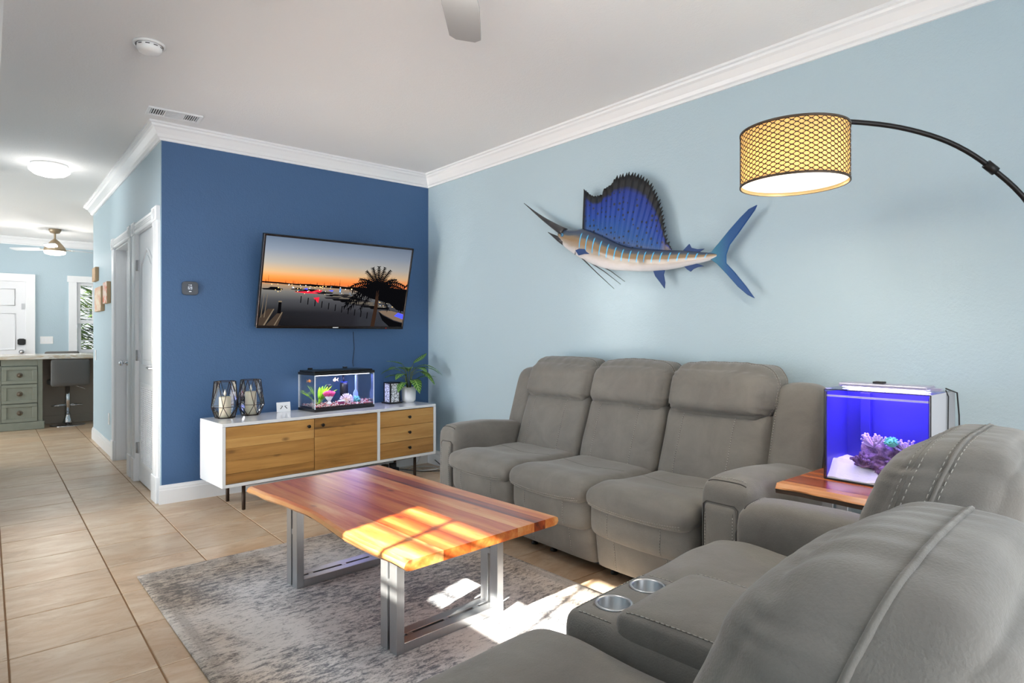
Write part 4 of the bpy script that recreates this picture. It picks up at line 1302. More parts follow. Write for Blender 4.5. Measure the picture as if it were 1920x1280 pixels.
# thermostat
th_ = empty('thermostat', (1.146, YF, 1.566), 0, 'dark rounded square thermostat reading 69 on the navy wall', 'thermostat')
MB().prism(rrect(-0.055, 0.055, -0.05, 0.05, 0.024, 6), -0.020, -0.0005, 'y').build('body', 'charcoal_plastic', th_, 0.003)
t = NT('thermostat_text'); e = t.n('Emission', _Color=(0.8, 0.88, 1, 1), _Strength=0.55); t.surf(e.outputs[0]); MATS['thermostat_text'] = t.m
def seg_digits(mb, txt, x, z, w, h, y, th=0.0016):
    S7 = {'6': 'afgedc', '9': 'abcdfg', '0': 'abcdef', '1': 'bc'}
    for ch in txt:
        for sgm in S7[ch]:
            q = {'a': (x, x + w, z + h - th, z + h), 'g': (x, x + w, z + h / 2 - th / 2, z + h / 2 + th / 2), 'd': (x, x + w, z, z + th), 'f': (x, x + th, z + h / 2, z + h), 'b': (x + w - th, x + w, z + h / 2, z + h),
                 'e': (x, x + th, z, z + h / 2), 'c': (x + w - th, x + w, z, z + h / 2)}[sgm]
            mb.box(q[0], q[1], y, y + 0.0006, q[2], q[3])
        x += w * 1.35
m = MB(); seg_digits(m, '69', -0.014, -0.008, 0.011, 0.020, -0.0207)
m.box(-0.010, -0.006, -0.0207, -0.0201, 0.022, 0.026); m.box(0.0, 0.010, -0.0207, -0.0201, 0.022, 0.0255); m.box(-0.008, 0.008, -0.0207, -0.0201, -0.026, -0.022)
m.build('display', 'thermostat_text', th_, kind='stuff')

# ------------------------------------------------------------------ sailfish trophy
fi = empty('sailfish_trophy', (3.150, 3.60, 1.70), -90, 'mounted blue sailfish trophy with raised spotted sail on the pale blue wall', 'fish trophy')
top = [(0.43, 0.286), (0.506, 0.268), (0.574, 0.261), (0.641, 0.26), (0.719, 0.236), (0.794, 0.202), (0.892, 0.154), (0.963, 0.118), (1.055, 0.085), (1.143, 0.067), (1.229, 0.054), (1.332, 0.038), (1.412, 0.028), (1.479, 0.019), (1.572, 0.001), (1.644, -0.010), (1.68, -0.018)]
bot = [(0.40, 0.220), (0.43, 0.185), (0.465, 0.150), (0.52, 0.114), (0.588, 0.073), (0.641, 0.044), (0.719, 0.008), (0.819, -0.029), (0.916, -0.051), (1.009, -0.064), (1.121, -0.076), (1.229, -0.084), (1.332, -0.086), (1.431, -0.08), (1.526, -0.069), (1.618, -0.057), (1.644, -0.050), (1.68, -0.040)]
def itp(L, s):
    for (a, b), (c, d) in zip(L, L[1:]):
        if a <= s <= c: return b + (d - b) * (s - a) / (c - a)
    return L[0][1] if s < L[0][0] else L[-1][1]
def set_uv(o, uvs):
    ly = o.data.uv_layers.new(name='UVMap')
    for lp in o.data.loops: ly.data[lp.index].uv = uvs[lp.vertex_index]
t = NT('sailfish_skin')
uv = t.n('UVMap').outputs[0]; u, v, _ = t.sep(uv)
n_ = t.noise(t.mapping(t.coord(), (4, 10, 20)), 2.0, 4)
vv = t.math('ADD', v, t.math('MULTIPLY', t.math('SUBTRACT', n_, 0.5), 0.14))
col = t.ramp(vv, [(0.0, rgb(232, 230, 232)), (0.22, rgb(214, 208, 206)), (0.38, rgb(176, 160, 142)), (0.55, rgb(154, 126, 92)), (0.68, rgb(140, 120, 96)), (0.76, rgb(76, 88, 100)), (0.86, rgb(48, 66, 92)), (1.0, rgb(40, 54, 78))])
fr = t.math('FRACT', t.math('ADD', t.math('MULTIPLY', u, 17.0), t.math('MULTIPLY', v, -0.45)))
bar = t.ramp(t.math('ABSOLUTE', t.math('SUBTRACT', fr, 0.5)), [(0.05, 1.0), (0.09, 0.0)])
rng = t.math('MULTIPLY', t.ramp(v, [(0.34, 0.0), (0.42, 1.0), (0.80, 1.0), (0.88, 0.0)]), t.ramp(u, [(0.0, 0.0), (0.02, 1.0), (0.98, 1.0), (1.0, 0.0)]))
col = t.mix(t.math('MULTIPLY', bar, rng), col, rgb(82, 184, 236))
t.principled(col, 0.25, 0, None, Coat_Weight=0.5)
MATS['sailfish_skin'] = t.m
m = MB(); uvs = []; rings = []; ns = 48; nr = 20
for i in range(ns + 1):
    s = 0.405 + (1.68 - 0.405) * i / ns
    a, b = itp(top, max(s, 0.43)), itp(bot, s)
    if s < 0.47:
        k = (0.47 - s) / 0.07; a -= 0.02 * k; b += 0.012 * k
    cz, hz = (a + b) / 2, (a - b) / 2
    hy = min(0.062, hz * (0.50 if s < 1.2 else 0.62)) * (0.75 + 0.25 * min(1, (s - 0.40) / 0.15))
    ring = []
    for k in range(nr):
        q = 2 * pi * k / nr
        ring.append((s, hy * cos(q), cz + hz * sin(q)))
        uvs.append(((s - 0.62) / (1.63 - 0.62), 0.5 + 0.5 * sin(q)))
    rings.append(ring)
m.ring(rings, True, True)
set_uv(m.build('body', 'sailfish_skin', fi), uvs)
simple('bill_dark', rgb(62, 60, 62), 0.35)
m = MB(); pts = []; rr = []
for k in range(15):
    q = k / 14
    pts.append((0.47 - 0.441 * q, 0, 0.252 + 0.281 * q ** 1.0 - 0.012 * sin(pi * q)))
    rr.append(0.030 * (1 - q) ** 1.35 + 0.0022)
m.tube(pts, rr, 10); m.build('bill', 'bill_dark', fi)
m = MB(); m.tube([(0.47, 0, 0.182), (0.41, 0, 0.212), (0.36, 0, 0.240), (0.295, 0, 0.277)], [0.026, 0.019, 0.011, 0.002], 10); m.build('lower_jaw', 'bill_dark', fi)
for sy_ in (-1, 1):
    y_ = sy_ * 0.031
    m = MB(); m.sphere((0.472, y_, 0.232), (0.013, 0.008, 0.013), 14, 10); e_o = m.build('eye', simple('eye_blue', rgb(70, 130, 170), 0.15), fi)
    m = MB(); m.sphere((0.472, y_ + sy_ * 0.0055, 0.232), (0.006, 0.0035, 0.006), 12, 8); m.build('pupil', 'gasket_dark', e_o)
m = MB(); m.tube([(0.626, -0.034, 0.205), (0.634, -0.046, 0.165), (0.626, -0.046, 0.120), (0.598, -0.030, 0.080)], 0.0028, 5); m.build('gill_edge', 'bill_dark', fi)
# sail
sail = [(0.655, 0.525), (0.690, 0.500), (0.719, 0.471), (0.769, 0.457), (0.819, 0.460), (0.843, 0.498), (0.892, 0.507), (0.933, 0.543), (0.998, 0.546), (1.055, 0.546), (1.121, 0.521), (1.165, 0.492), (1.213, 0.451), (1.25, 0.386), (1.281, 0.325), (1.302, 0.25), (1.317, 0.163), (1.332, 0.093), (1.377, 0.036)]
sbase = [(0.641, 0.245), (0.719, 0.222), (0.794, 0.190), (0.892, 0.142), (0.963, 0.108), (1.055, 0.076), (1.143, 0.058), (1.229, 0.045), (1.332, 0.030), (1.377, 0.026)]
def along(L, q):
    ln = [0]
    for a, b in zip(L, L[1:]): ln.append(ln[-1] + math.hypot(b[0] - a[0], b[1] - a[1]))
    d = q * ln[-1]
    for i in range(len(L) - 1):
        if d <= ln[i + 1] + 1e-9:
            k = (d - ln[i]) / (ln[i + 1] - ln[i]); return (L[i][0] + (L[i + 1][0] - L[i][0]) * k, L[i][1] + (L[i + 1][1] - L[i][1]) * k)
    return L[-1]
t = NT('sail_membrane')
uv = t.n('UVMap').outputs[0]; u, v, _ = t.sep(uv)
c = t.coord()
edge = t.math('MAXIMUM', t.ramp(t.math('ADD', v, t.math('MULTIPLY', t.noise(c, 40, 2), 0.05)), [(0.80, 0.0), (0.875, 1.0)]), t.ramp(u, [(0.010, 1.0), (0.045, 0.0)]))
blue = t.ramp(v, [(0.0, rgb(70, 90, 130)), (0.16, rgb(14, 78, 150)), (0.45, rgb(4, 58, 150)), (0.8, rgb(6, 40, 132))])
ray = t.ramp(t.math('ABSOLUTE', t.math('SUBTRACT', t.math('FRACT', t.math('MULTIPLY', u, 42.0)), 0.5)), [(0.03, 1.0), (0.10, 0.0)])
low = t.ramp(v, [(0.0, 0.55), (0.35, 0.25), (0.5, 0.0)])
blue = t.mix(t.math('MULTIPLY', ray, low), blue, rgb(30, 36, 60))
cs = t.n('CombineXYZ'); xx, yy, zz = t.sep(c)
flat = t.comb(t.math('MULTIPLY', xx, 1.0), t.math('MULTIPLY', zz, 1.0), 0.0)
dots = t.ramp(t.vor(flat, 27, rnd=0.35), [(0.19, 1.0), (0.25, 0.0)])
blue = t.mix(t.math('MULTIPLY', dots, 0.95), blue, rgb(14, 18, 34))
tan = t.math('MULTIPLY', t.ramp(u, [(0.86, 0.0), (0.94, 1.0)]), t.ramp(v, [(0.5, 0.8), (0.7, 0.0)]))
blue = t.mix(tan, blue, rgb(124, 110, 100))
t.principled(t.mix(edge, blue, rgb(10, 10, 14)), 0.45, 0, t.bump(ray, 0.25, 0.003))
MATS['sail_membrane'] = t.m
m = MB(); uvs = []; NA, NB_ = 132, 12; V = []
for i in range(NA + 1):
    q = i / NA
    bx_, bz_ = along(sbase, q ** 0.9); tx_, tz_ = along(sail, q)
    # spines poke past the membrane along the crest
    jag = (0.024 if i % 3 == 0 else (0.004 if i % 3 == 1 else -0.002)) * (1 if 0.30 < q < 0.97 else 0.25)
    d = Vector((tx_ - bx_, tz_ - bz_));
    d = d.normalized() if d.length > 1e-6 else Vector((0, 1))
    out = Vector((cos(radians(105 - 105 * q)), sin(radians(105 - 105 * q)))) * 0.6 + d * 0.4
    for j in range(NB_ + 1):
        k = j / NB_
        x_ = bx_ + (tx_ - bx_) * k; z_ = bz_ + (tz_ - bz_) * k
        if j == NB_: x_ += out.x * jag; z_ += out.y * jag
        V.append((x_, 0.004 * sin(i * 0.9) * k, z_)); uvs.append((q, k))
Fc = [(i * (NB_ + 1) + j, (i + 1) * (NB_ + 1) + j, (i + 1) * (NB_ + 1) + j + 1, i * (NB_ + 1) + j + 1) for i in range(NA) for j in range(NB_)]
m.add(V, Fc, True); so = m.build('sail', 'sail_membrane', fi); set_uv(so, uvs)
sd_ = so.modifiers.new('solid', 'SOLIDIFY'); sd_.thickness = 0.005; sd_.offset = 0
# fins
t = NT('fin_blue')
xx, yy, zz = t.sep(t.coord())
col = t.ramp(t.math('MULTIPLY', t.math('SUBTRACT', xx, 1.60), 3.2), [(0.0, rgb(96, 110, 124)), (0.22, rgb(40, 120, 150)), (0.5, rgb(6, 82, 142)), (1.0, rgb(4, 60, 124))])
st = t.noise(t.mapping(t.coord(), (30, 1, 30)), 3, 3)
t.principled(t.mix(t.math('MULTIPLY', st, 0.35), col, rgb(10, 44, 96)), 0.45, 0, None)
MATS['fin_blue'] = t.m
simple('fin_navy', rgb(8, 54, 112), 0.5)
tail = [(1.600, -0.008), (1.644, -0.006), (1.688, 0.036), (1.757, 0.105), (1.823, 0.165), (1.872, 0.203), (1.918, 0.218), (1.904, 0.191), (1.864, 0.144), (1.807, 0.076), (1.757, 0.021), (1.736, -0.031), (1.736, -0.078), (1.79, -0.136), (1.856, -0.216), (1.905, -0.283), (1.864, -0.262), (1.807, -0.214), (1.74, -0.14), (1.679, -0.077), (1.64, -0.050), (1.600, -0.052)]
MB().prism(tail, -0.006, 0.006, 'y').build('tail_fin', 'fin_blue', fi, 0.003)
anal = [(1.235, -0.070), (1.250, -0.105), (1.255, -0.116), (1.291, -0.157), (1.324, -0.197), (1.328, -0.16), (1.317, -0.112), (1.330, -0.070)]
MB().prism(anal, -0.004, 0.004, 'y').build('anal_fin', 'fin_navy', fi, 0.002)
MB().prism([(1.445, 0.012), (1.474, 0.037), (1.498, 0.056), (1.512, 0.032), (1.554, 0.019), (1.6, 0.017), (1.563, 0.0), (1.517, -0.004)], -0.003, 0.003, 'y').build('second_dorsal_fin', 'fin_navy', fi, 0.001)
MB().prism([(1.455, -0.066), (1.484, -0.094), (1.507, -0.108), (1.526, -0.094), (1.554, -0.086), (1.595, -0.083), (1.554, -0.066), (1.517, -0.060)], -0.003, 0.003, 'y').build('second_anal_fin', 'fin_navy', fi, 0.001)
m = MB(); m.M = Matrix.Translation((0, -0.050, 0)) @ Matrix.Rotation(radians(4), 4, 'Z')
m.prism([(0.628, 0.103), (0.661, 0.112), (0.719, 0.103), (0.782, 0.08), (0.821, 0.05), (0.769, 0.065), (0.706, 0.071), (0.657, 0.066)], -0.055, -0.049, 'y'); m.build('pectoral_fin', 'fin_navy', fi, 0.001)
for P in ([(0.655, -0.02, 0.050), (0.819, -0.04, -0.071), (0.963, -0.045, -0.179)], [(0.663, 0.0, 0.045), (0.831, 0.01, -0.053), (0.969, 0.015, -0.148)], [(0.70, 0.02, 0.03), (0.86, 0.04, -0.05), (0.974, 0.05, -0.128)]):
    m = MB(); m.tube(P, [0.004, 0.0028, 0.0014], 6); m.build('pelvic_fin', 'bill_dark', fi)
m = MB(); m.box(0.95, 1.10, 0.03, 0.0765, -0.02, 0.05); m.build('wall_mount', 'black_metal', fi)

def adopt(o, parent):
    """make an object built in room coordinates a part of a thing"""
    o.parent = parent
    o.matrix_parent_inverse = parent.matrix_basis.inverted()
    return o

# ------------------------------------------------------------------ arc floor lamp
LC = Vector((2.365, 1.115, 0)); LB = Vector((3.075, 0.385, 0))
al = empty('arc_floor_lamp', (LB.x, LB.y, 0), 0, 'black arc floor lamp with a glowing lattice drum shade', 'floor lamp')
d = (LC - LB); 
MB().lathe([(0.001, 0.0), (0.118, 0.0), (0.118, 0.018), (0.108, 0.026), (0.02, 0.030), (0.016, 0.06), (0.001, 0.06)], 32).build('base', 'black_metal', al)
SHZ0, SHZ1, SR = 1.795, 2.005, 0.193
def arcp(q):   # q: 0 at pole top .. 1 at shade
    ctrl = [(0.0, 1.15), (0.06, 1.46), (0.17, 1.70), (0.31, 1.85), (0.45, 1.945), (0.62, 2.005), (0.80, 2.033), (0.92, 2.035), (1.0, 2.028)]
    n = len(ctrl) - 1; f = q * n; i = min(int(f), n - 1); k = f - i
    p = [ctrl[max(0, min(n, i + o))] for o in (-1, 0, 1, 2)]
    def cr(a, b, c, e): return 0.5 * (2 * b + (c - a) * k + (2 * a - 5 * b + 4 * c - e) * k * k + (3 * b - a - 3 * c + e) * k ** 3)
    return Vector((d.x * cr(*[w[0] for w in p]), d.y * cr(*[w[0] for w in p]), cr(*[w[1] for w in p])))
m = MB(); m.tube([(0, 0, 0.055), (0, 0, 0.6), (0, 0, 1.15)], 0.011, 12); m.build('pole', 'black_metal', al)
m = MB(); m.tube([arcp(k / 40) for k in range(41)], 0.0095, 12); m.build('arm', 'black_metal', al)
pa, pb = arcp(0.355), arcp(0.385)
m = MB(); m.tube([pa, pb], 0.0165, 12); m.build('clamp', 'black_metal', al)
sh = bpy.data.objects.new('shade', None); COL.objects.link(sh); sh.parent = al; sh.location = (d.x, d.y, 0)
t = NT('shade_liner')
df = t.n('BsdfDiffuse'); df.inputs[0].default_value = rgb(240, 212, 160)
tl = t.n('BsdfTranslucent'); tl.inputs[0].default_value = rgb(240, 188, 116)
mx = t.n('MixShader', _Fac=0.6); t.l(df.outputs[0], mx.inputs[1]); t.l(tl.outputs[0], mx.inputs[2]); t.surf(mx.outputs[0])
MATS['shade_liner'] = t.m
m = MB(); m.lathe([(SR - 0.003, SHZ0 + 0.002), (SR - 0.003, SHZ1 - 0.002)], 64); lin_o = m.build('liner', 'shade_liner', sh, fixn=False)
m = MB()
for zz in (SHZ0, SHZ1 - 0.008):
    m.lathe([(SR - 0.002, zz), (SR + 0.0025, zz), (SR + 0.0025, zz + 0.008), (SR - 0.002, zz + 0.008), (SR - 0.002, zz)], 64)
m.build('rim', simple('lattice_bronze', rgb(84, 70, 58), 0.5, 0.5), sh)
m = MB(); NC = 38; hh = SHZ1 - SHZ0 - 0.016; rows = 22
turn = 2 * pi / NC * rows / 2.0
for sgn in (-1, 1):
    for c_ in range(NC):
        a0 = 2 * pi * c_ / NC
        prev = None; NSEG = rows * 4; half = 0.0017
        for k in range(NSEG + 1):
            q = k / NSEG
            # wave the strands so the openings become lens shaped
            a = a0 + sgn * (turn * q + 0.010 * sin(2 * pi * q * rows))
            z = SHZ0 + 0.008 + hh * q
            cur = [( (SR + 0.0012 * sgn) * cos(a), (SR + 0.0012 * sgn) * sin(a), z + o) for o in (-half, half)]
            if prev:
                m.add([prev[0], cur[0], cur[1], prev[1]], [(0, 1, 2, 3)], True)
            prev = cur
lt = m.build('lattice', 'lattice_bronze', sh, kind='stuff', fixn=False)
sf = lt.modifiers.new('solid', 'SOLIDIFY'); sf.thickness = 0.0012
t = NT('lamp_diffuser'); e = t.n('Emission', _Color=(1.0, 0.90, 0.72, 1), _Strength=1.25); t.surf(e.outputs[0]); MATS['lamp_diffuser'] = t.m
m = MB(); m.lathe([(0.001, SHZ0 + 0.014), (SR - 0.005, SHZ0 + 0.014), (SR - 0.005, SHZ0 + 0.018), (0.001, SHZ0 + 0.018)], 48); m.build('diffuser', 'lamp_diffuser', sh)
m = MB(); m.tube([(0, 0, SHZ1 + 0.02), (0, 0, SHZ1 - 0.09)], 0.012, 10); m.sphere((0, 0, SHZ1 - 0.12), 0.03, 14, 10); m.build('bulb', 'lamp_glow', sh)
for k in range(3):
    a = 2 * pi * k / 3
    m = MB(); m.tube([(0, 0, SHZ1 - 0.004), ((SR - 0.002) * cos(a), (SR - 0.002) * sin(a), SHZ1 - 0.004)], 0.002, 6); m.build('spoke', 'black_metal', sh)
lo = lamp('shade_light', 'POINT', (0, 0, SHZ1 - 0.13), 2.2, (1.0, 0.78, 0.5), radius=0.035); lo.parent = sh
lo = lamp('shade_down_light', 'AREA', (0, 0, SHZ0 + 0.010), 2.5, (1.0, 0.86, 0.66), (0.26, 0.26), (0, 0, -1)); lo.parent = sh

# ------------------------------------------------------------------ reef tank on the side table
rt = empty('reef_aquarium', (2.67, 0.747, 0.62), 0, 'glowing blue rimless reef aquarium on the side table', 'aquarium')
RW, RD, RH = 0.383, 0.30, 0.375     # y, x, z
g = 0.006
simple('reef_back', rgb(64, 54, 176), 0.35)
simple('grey_film', rgb(186, 187, 192), 0.4)
simple('grey_film_dark', rgb(150, 151, 154), 0.45)
simple('lavender_metal', rgb(186, 180, 200), 0.3, 0.6)
box('base_plate', 'gasket_dark', 0, RD, 0, RW, 0.0005, 0.006, rt)
box('front_pane', 'tank_glass', 0, g, 0, RW, 0.006, RH, rt)
box('side_pane', 'tank_glass', g, RD * 0.72, RW - g, RW, 0.006, RH, rt)
box('side_panel', 'grey_film', g, RD * 0.62, 0, g, 0.006, RH, rt)
box('side_panel', 'grey_film_dark', RD * 0.62, RD, 0, g, 0.006, RH, rt)
box('rear_panel', 'grey_film_dark', RD - g, RD, g, RW, 0.006, RH, rt)
box('chamber_wall', 'reef_back', RD * 0.70, RD * 0.72, g, RW - g, 0.006, RH, rt)
box('side_film', 'reef_back', g, RD * 0.70, g, g + 0.003, 0.006, RH - 0.01, rt)
box('side_film', 'reef_back', g, RD * 0.70, RW - g - 0.003, RW - g, 0.006, RH - 0.01, rt)
box('overflow_box', 'reef_back', RD * 0.62, RD * 0.70, RW - 0.11, RW - 0.07, 0.08, RH - 0.02, rt, 0.003)
m = MB()
for y in (0, RW): m.tube([(0, y, 0.003), (0, y, RH)], 0.0022, 6)
m.tube([(0, 0, 0.004), (0, RW, 0.004)], 0.003, 6); m.tube([(0, 0, RH), (0, RW, RH)], 0.002, 6)
m.build('silicone_edge', 'gasket_dark', rt)
box('water_line', simple('water_line_white', rgb(214, 206, 240), 0.15), g, g + 0.002, g, RW - g, RH - 0.030, RH - 0.022, rt)
box('lid', 'tank_glass', 0.004, RD - 0.004, 0.004, RW - 0.004, RH + 0.0005, RH + 0.005, rt)
lb = box('light_bar', 'lavender_metal', 0.065, 0.165, 0.03, RW - 0.03, RH + 0.012, RH + 0.026, rt, 0.004)
box('light_hinge', 'gasket_dark', 0.11, 0.15, RW * 0.52, RW * 0.62, RH + 0.026, RH + 0.034, rt, 0.002)
emit('reef_led', (0.55, 0.5, 1.0, 1), 5.0)
for k in range(16):
    y = 0.05 + (RW - 0.10) * k / 15
    box('led_strip', 'reef_led', 0.072, 0.158, y - 0.006, y + 0.006, RH + 0.0085, RH + 0.0118, rt)
box('light_arm', 'lavender_metal', 0.10, 0.13, -0.004, 0.03, RH + 0.010, RH + 0.020, rt)
lo = lamp('reef_light', 'AREA', (0.115, RW / 2, RH - 0.004), 0.52, (0.26, 0.17, 1.0), (0.16, RW - 0.06), (0, 0, -1)); lo.parent = rt
lo = lamp('reef_light_white', 'AREA', (0.115, RW / 2, RH - 0.004), 0.55, (0.75, 0.70, 1.0), (0.10, RW - 0.06), (0, 0, -1)); lo.parent = rt
# contents
def heap(name, x0, x1, y0, y1, z0, hfun, mat, n=26, parent=None, **kw):
    m = MB(); V = []; F_ = []
    for i in range(n + 1):
        for j in range(n + 1):
            x = x0 + (x1 - x0) * i / n; y = y0 + (y1 - y0) * j / n
            V.append((x, y, z0 + hfun(x, y)))
    nv = len(V); N = n + 1
    F_ += [(i * N + j, (i + 1) * N + j, (i + 1) * N + j + 1, i * N + j + 1) for i in range(n) for j in range(n)]
    def skirt(idx):
        base = len(V)
        for i in idx: V.append((V[i][0], V[i][1], z0))
        for q in range(len(idx) - 1): F_.append((idx[q], idx[q + 1], base + q + 1, base + q))
    skirt([i * N for i in range(N)]); skirt([n * N + j for j in range(N)]); skirt([i * N + n for i in range(N)]); skirt([j for j in range(N)])
    m.add(V, F_, False); return m.build(name, mat, parent, **kw)
simple('white_sand', rgb(246, 244, 240), 0.9, bump=(300, 0.4, 0.003))
heap('tank_sand', 2.67 + g + 0.0005, 2.67 + RD * 0.70 - 0.0005, 0.747 + g + 0.0035, 0.747 + RW - g - 0.0035, 0.6265, lambda x, y: 0.006 + min(1.0, max(0.0, (x - 2.677) / 0.055)) * (0.022 + 0.044 * max(0, (y - 0.86) / 0.27)) + 0.006 * noise.noise(Vector((x * 25, y * 25, 0))),
     'white_sand', 24, label='white sand bed inside the blue reef aquarium', cat='sand', kind='stuff')
t = NT('live_rock')
c = t.coord(); nn = t.noise(c, 24, 5, 0.7)
t.principled(t.ramp(nn, [(0.3, rgb(70, 50, 84)), (0.5, rgb(140, 104, 150)), (0.65, rgb(190, 150, 190)), (0.8, rgb(226, 206, 226))]), 0.9, 0, t.bump(nn, 0.8, 0.01))
MATS['live_rock'] = t.m
def rock(name, c, r, seed, label, mat='live_rock', amp=0.55, fr=5.0):
    bm = bmesh.new(); bmesh.ops.create_icosphere(bm, subdivisions=4, radius=1.0)
    for v in bm.verts:
        n0 = v.co.normalized()
        k = 1 + amp * noise.noise(n0 * fr * 0.4 + Vector((seed, 0, 0))) + 0.30 * noise.noise(n0 * fr + Vector((seed, 3, 0))) + 0.14 * noise.noise(n0 * fr * 3 + Vector((seed, 7, 0)))
        v.co = Vector((n0.x * r[0] * k, n0.y * r[1] * k, n0.z * r[2] * k))
    me = bpy.data.meshes.new(name); bm.to_mesh(me); bm.free()
    for p in me.polygons: p.use_smooth = True
    me.materials.append(MATS[mat]); o = bpy.data.objects.new(name, me); COL.objects.link(o); o.location = c
    return tag(o, label, 'rock')
rock('live_rock', (2.780, 0.955, 0.715), (0.050, 0.070, 0.066), 1.0, 'large purple live rock at the middle of the reef aquarium')
rock('live_rock', (2.79, 0.865, 0.722), (0.045, 0.060, 0.055), 5.0, 'purple live rock at the right of the reef aquarium')
rock('live_rock', (2.755, 0.905, 0.690), (0.040, 0.07, 0.034), 9.0, 'low dark live rock at the foot of the reef pile')
simple('lilac_coral', rgb(226, 200, 236), 0.7)
def branch_coral(name, c, n, L, seed, label, mat='lilac_coral', r0=0.0032):
    rs = random.Random(seed); m = MB()
    for k in range(n):
        d = Vector((rs.uniform(-0.5, 0.4), rs.uniform(-1, 1), rs.uniform(0.1, 1.0))).normalized(); ln = L * rs.uniform(0.6, 1.1)
        p = Vector((0, 0, -0.006)); pts = [p.copy()]
        for s in range(4):
            d = (d + Vector((rs.uniform(-0.4, 0.4), rs.uniform(-0.4, 0.4), rs.uniform(-0.2, 0.5))) * 0.6).normalized(); p = p + d * ln / 4; pts.append(p.copy())
        m.tube(pts, [r0, r0 * 0.9, r0 * 0.8, r0 * 1.05, r0 * 0.6], 6)
        m.sphere(pts[-1], r0 * 1.5, 6, 4)
    o = m.build(name, mat, None, label=label, cat='coral'); o.location = c
    return o
branch_coral('branching_coral', (2.765, 0.972, 0.765), 44, 0.060, 3, 'pale lilac branching coral on top of the tallest reef rock')
branch_coral('branching_coral', (2.765, 0.855, 0.760), 44, 0.050, 8, 'lilac branching coral on the right hand reef rock')
branch_coral('branching_coral', (2.725, 1.000, 0.690), 44, 0.050, 12, 'dim purple branching coral low on the left of the reef', 'live_rock', 0.0045)
simple('green_coral', rgb(120, 226, 190), 0.5)
m = MB(); rs = random.Random(4)
m.sphere((0, 0, 0), (0.016, 0.022, 0.018), 14, 10)
for k in range(60):
    a = rs.uniform(0, 2 * pi); b = rs.uniform(-0.3, 1.4); dv = Vector((cos(a) * cos(b), sin(a) * cos(b), sin(b)))
    m.tube([(dv.x * 0.014, dv.y * 0.019, dv.z * 0.015), (dv.x * 0.021, dv.y * 0.028, dv.z * 0.024)], [0.003, 0.0024], 5)
o = m.build('green_anemone', 'green_coral', None, label='mint green coral ball on the reef rock', cat='coral'); o.location = (2.742, 0.900, 0.792)
m = MB(); m.tube([(2.86, 0.750, 1.005), (2.865, 0.742, 0.98), (2.855, 0.7405, 0.90), (2.85, 0.7405, 0.78), (2.852, 0.738, 0.64), (2.86, 0.72, 0.625), (2.90, 0.65, 0.624)], 0.0022, 6)
adopt(m.build('cord', 'gasket_dark'), rt)
m = MB(); m.tube([(2.90, 0.76, 1.008), (2.95, 0.735, 0.99), (2.965, 0.732, 0.90), (2.968, 0.730, 0.75), (2.97, 0.715, 0.63), (3.0, 0.66, 0.625)], 0.0030, 6)
adopt(m.build('cord', 'gasket_dark'), rt)

# ------------------------------------------------------------------ things on the media console
CZT = 0.62
def lantern(loc, rz, label):
    root = empty('geometric_lantern', loc, rz, label, 'lantern', 'glass candle lanterns on the media console')
    n = 6
    def rg(r, z, off): return [Vector((r * cos(2 * pi * (k + off) / n), r * sin(2 * pi * (k + off) / n), z)) for k in range(n)]
    B, M_, T_ = rg(0.066, 0.003, 0.5), rg(0.098, 0.083, 0.0), rg(0.072, 0.265, 0.5)
    E = []
    for k in range(n):
        E += [(B[k], B[(k + 1) % n]), (M_[k], M_[(k + 1) % n]), (T_[k], T_[(k + 1) % n]), (M_[k], B[k]), (M_[(k + 1) % n], B[k]), (M_[k], T_[k]), (M_[(k + 1) % n], T_[k])]
    m = MB()
    for a, b in E: m.tube([a, b], 0.0022, 6)
    m.build('frame', 'dark_bronze', root)
    def pane(*p):
        q = MB(); q.add(p, [tuple(range(len(p)))], False); q.build('pane', 'lantern_glass', root, fixn=False)
    for k in range(n):
        k1 = (k + 1) % n
        pane(M_[k], M_[k1], T_[k]); pane(T_[k], M_[k1], T_[k1])
        pane(M_[k], B[k], M_[k1]); pane(B[k], B[k1], M_[k1])
    m = MB(); m.add(B, [tuple(range(n))], False); m.build('floor_plate', 'dark_bronze', root, fixn=False)
    return root
lantern((1.318, 4.775, CZT), 8, 'bronze framed glass candle lantern at the left end of the console')
lantern((1.518, 4.835, CZT), 26, 'bronze framed glass candle lantern beside the white card')
def candle(loc, h, label):
    root = empty('pillar_candle', loc, 0, label, 'candle', 'cream candles inside the lanterns')
    m = MB(); m.lathe([(0.001, 0.0), (0.040, 0.0), (0.0405, 0.004), (0.0405, h - 0.006), (0.036, h), (0.024, h - 0.006), (0.001, h - 0.010)], 28); m.build('wax', 'candle_wax', root)
    m = MB(); m.tube([(0, 0, h - 0.012), (0.001, 0, h + 0.008)], 0.0012, 5); m.build('wick', 'gasket_dark', root)
    m = MB(); m.lathe([(0.002, h + 0.002), (0.009, h + 0.012), (0.010, h + 0.020), (0.006, h + 0.034), (0.001, h + 0.052)], 12); m.build('flame', simple('flame_white', rgb(244, 240, 228), 0.4), root)
candle((1.318, 4.775, CZT + 0.0045), 0.150, 'cream pillar candle inside the left lantern')
candle((1.518, 4.835, CZT + 0.0045), 0.172, 'cream pillar candle inside the lantern beside the white card')

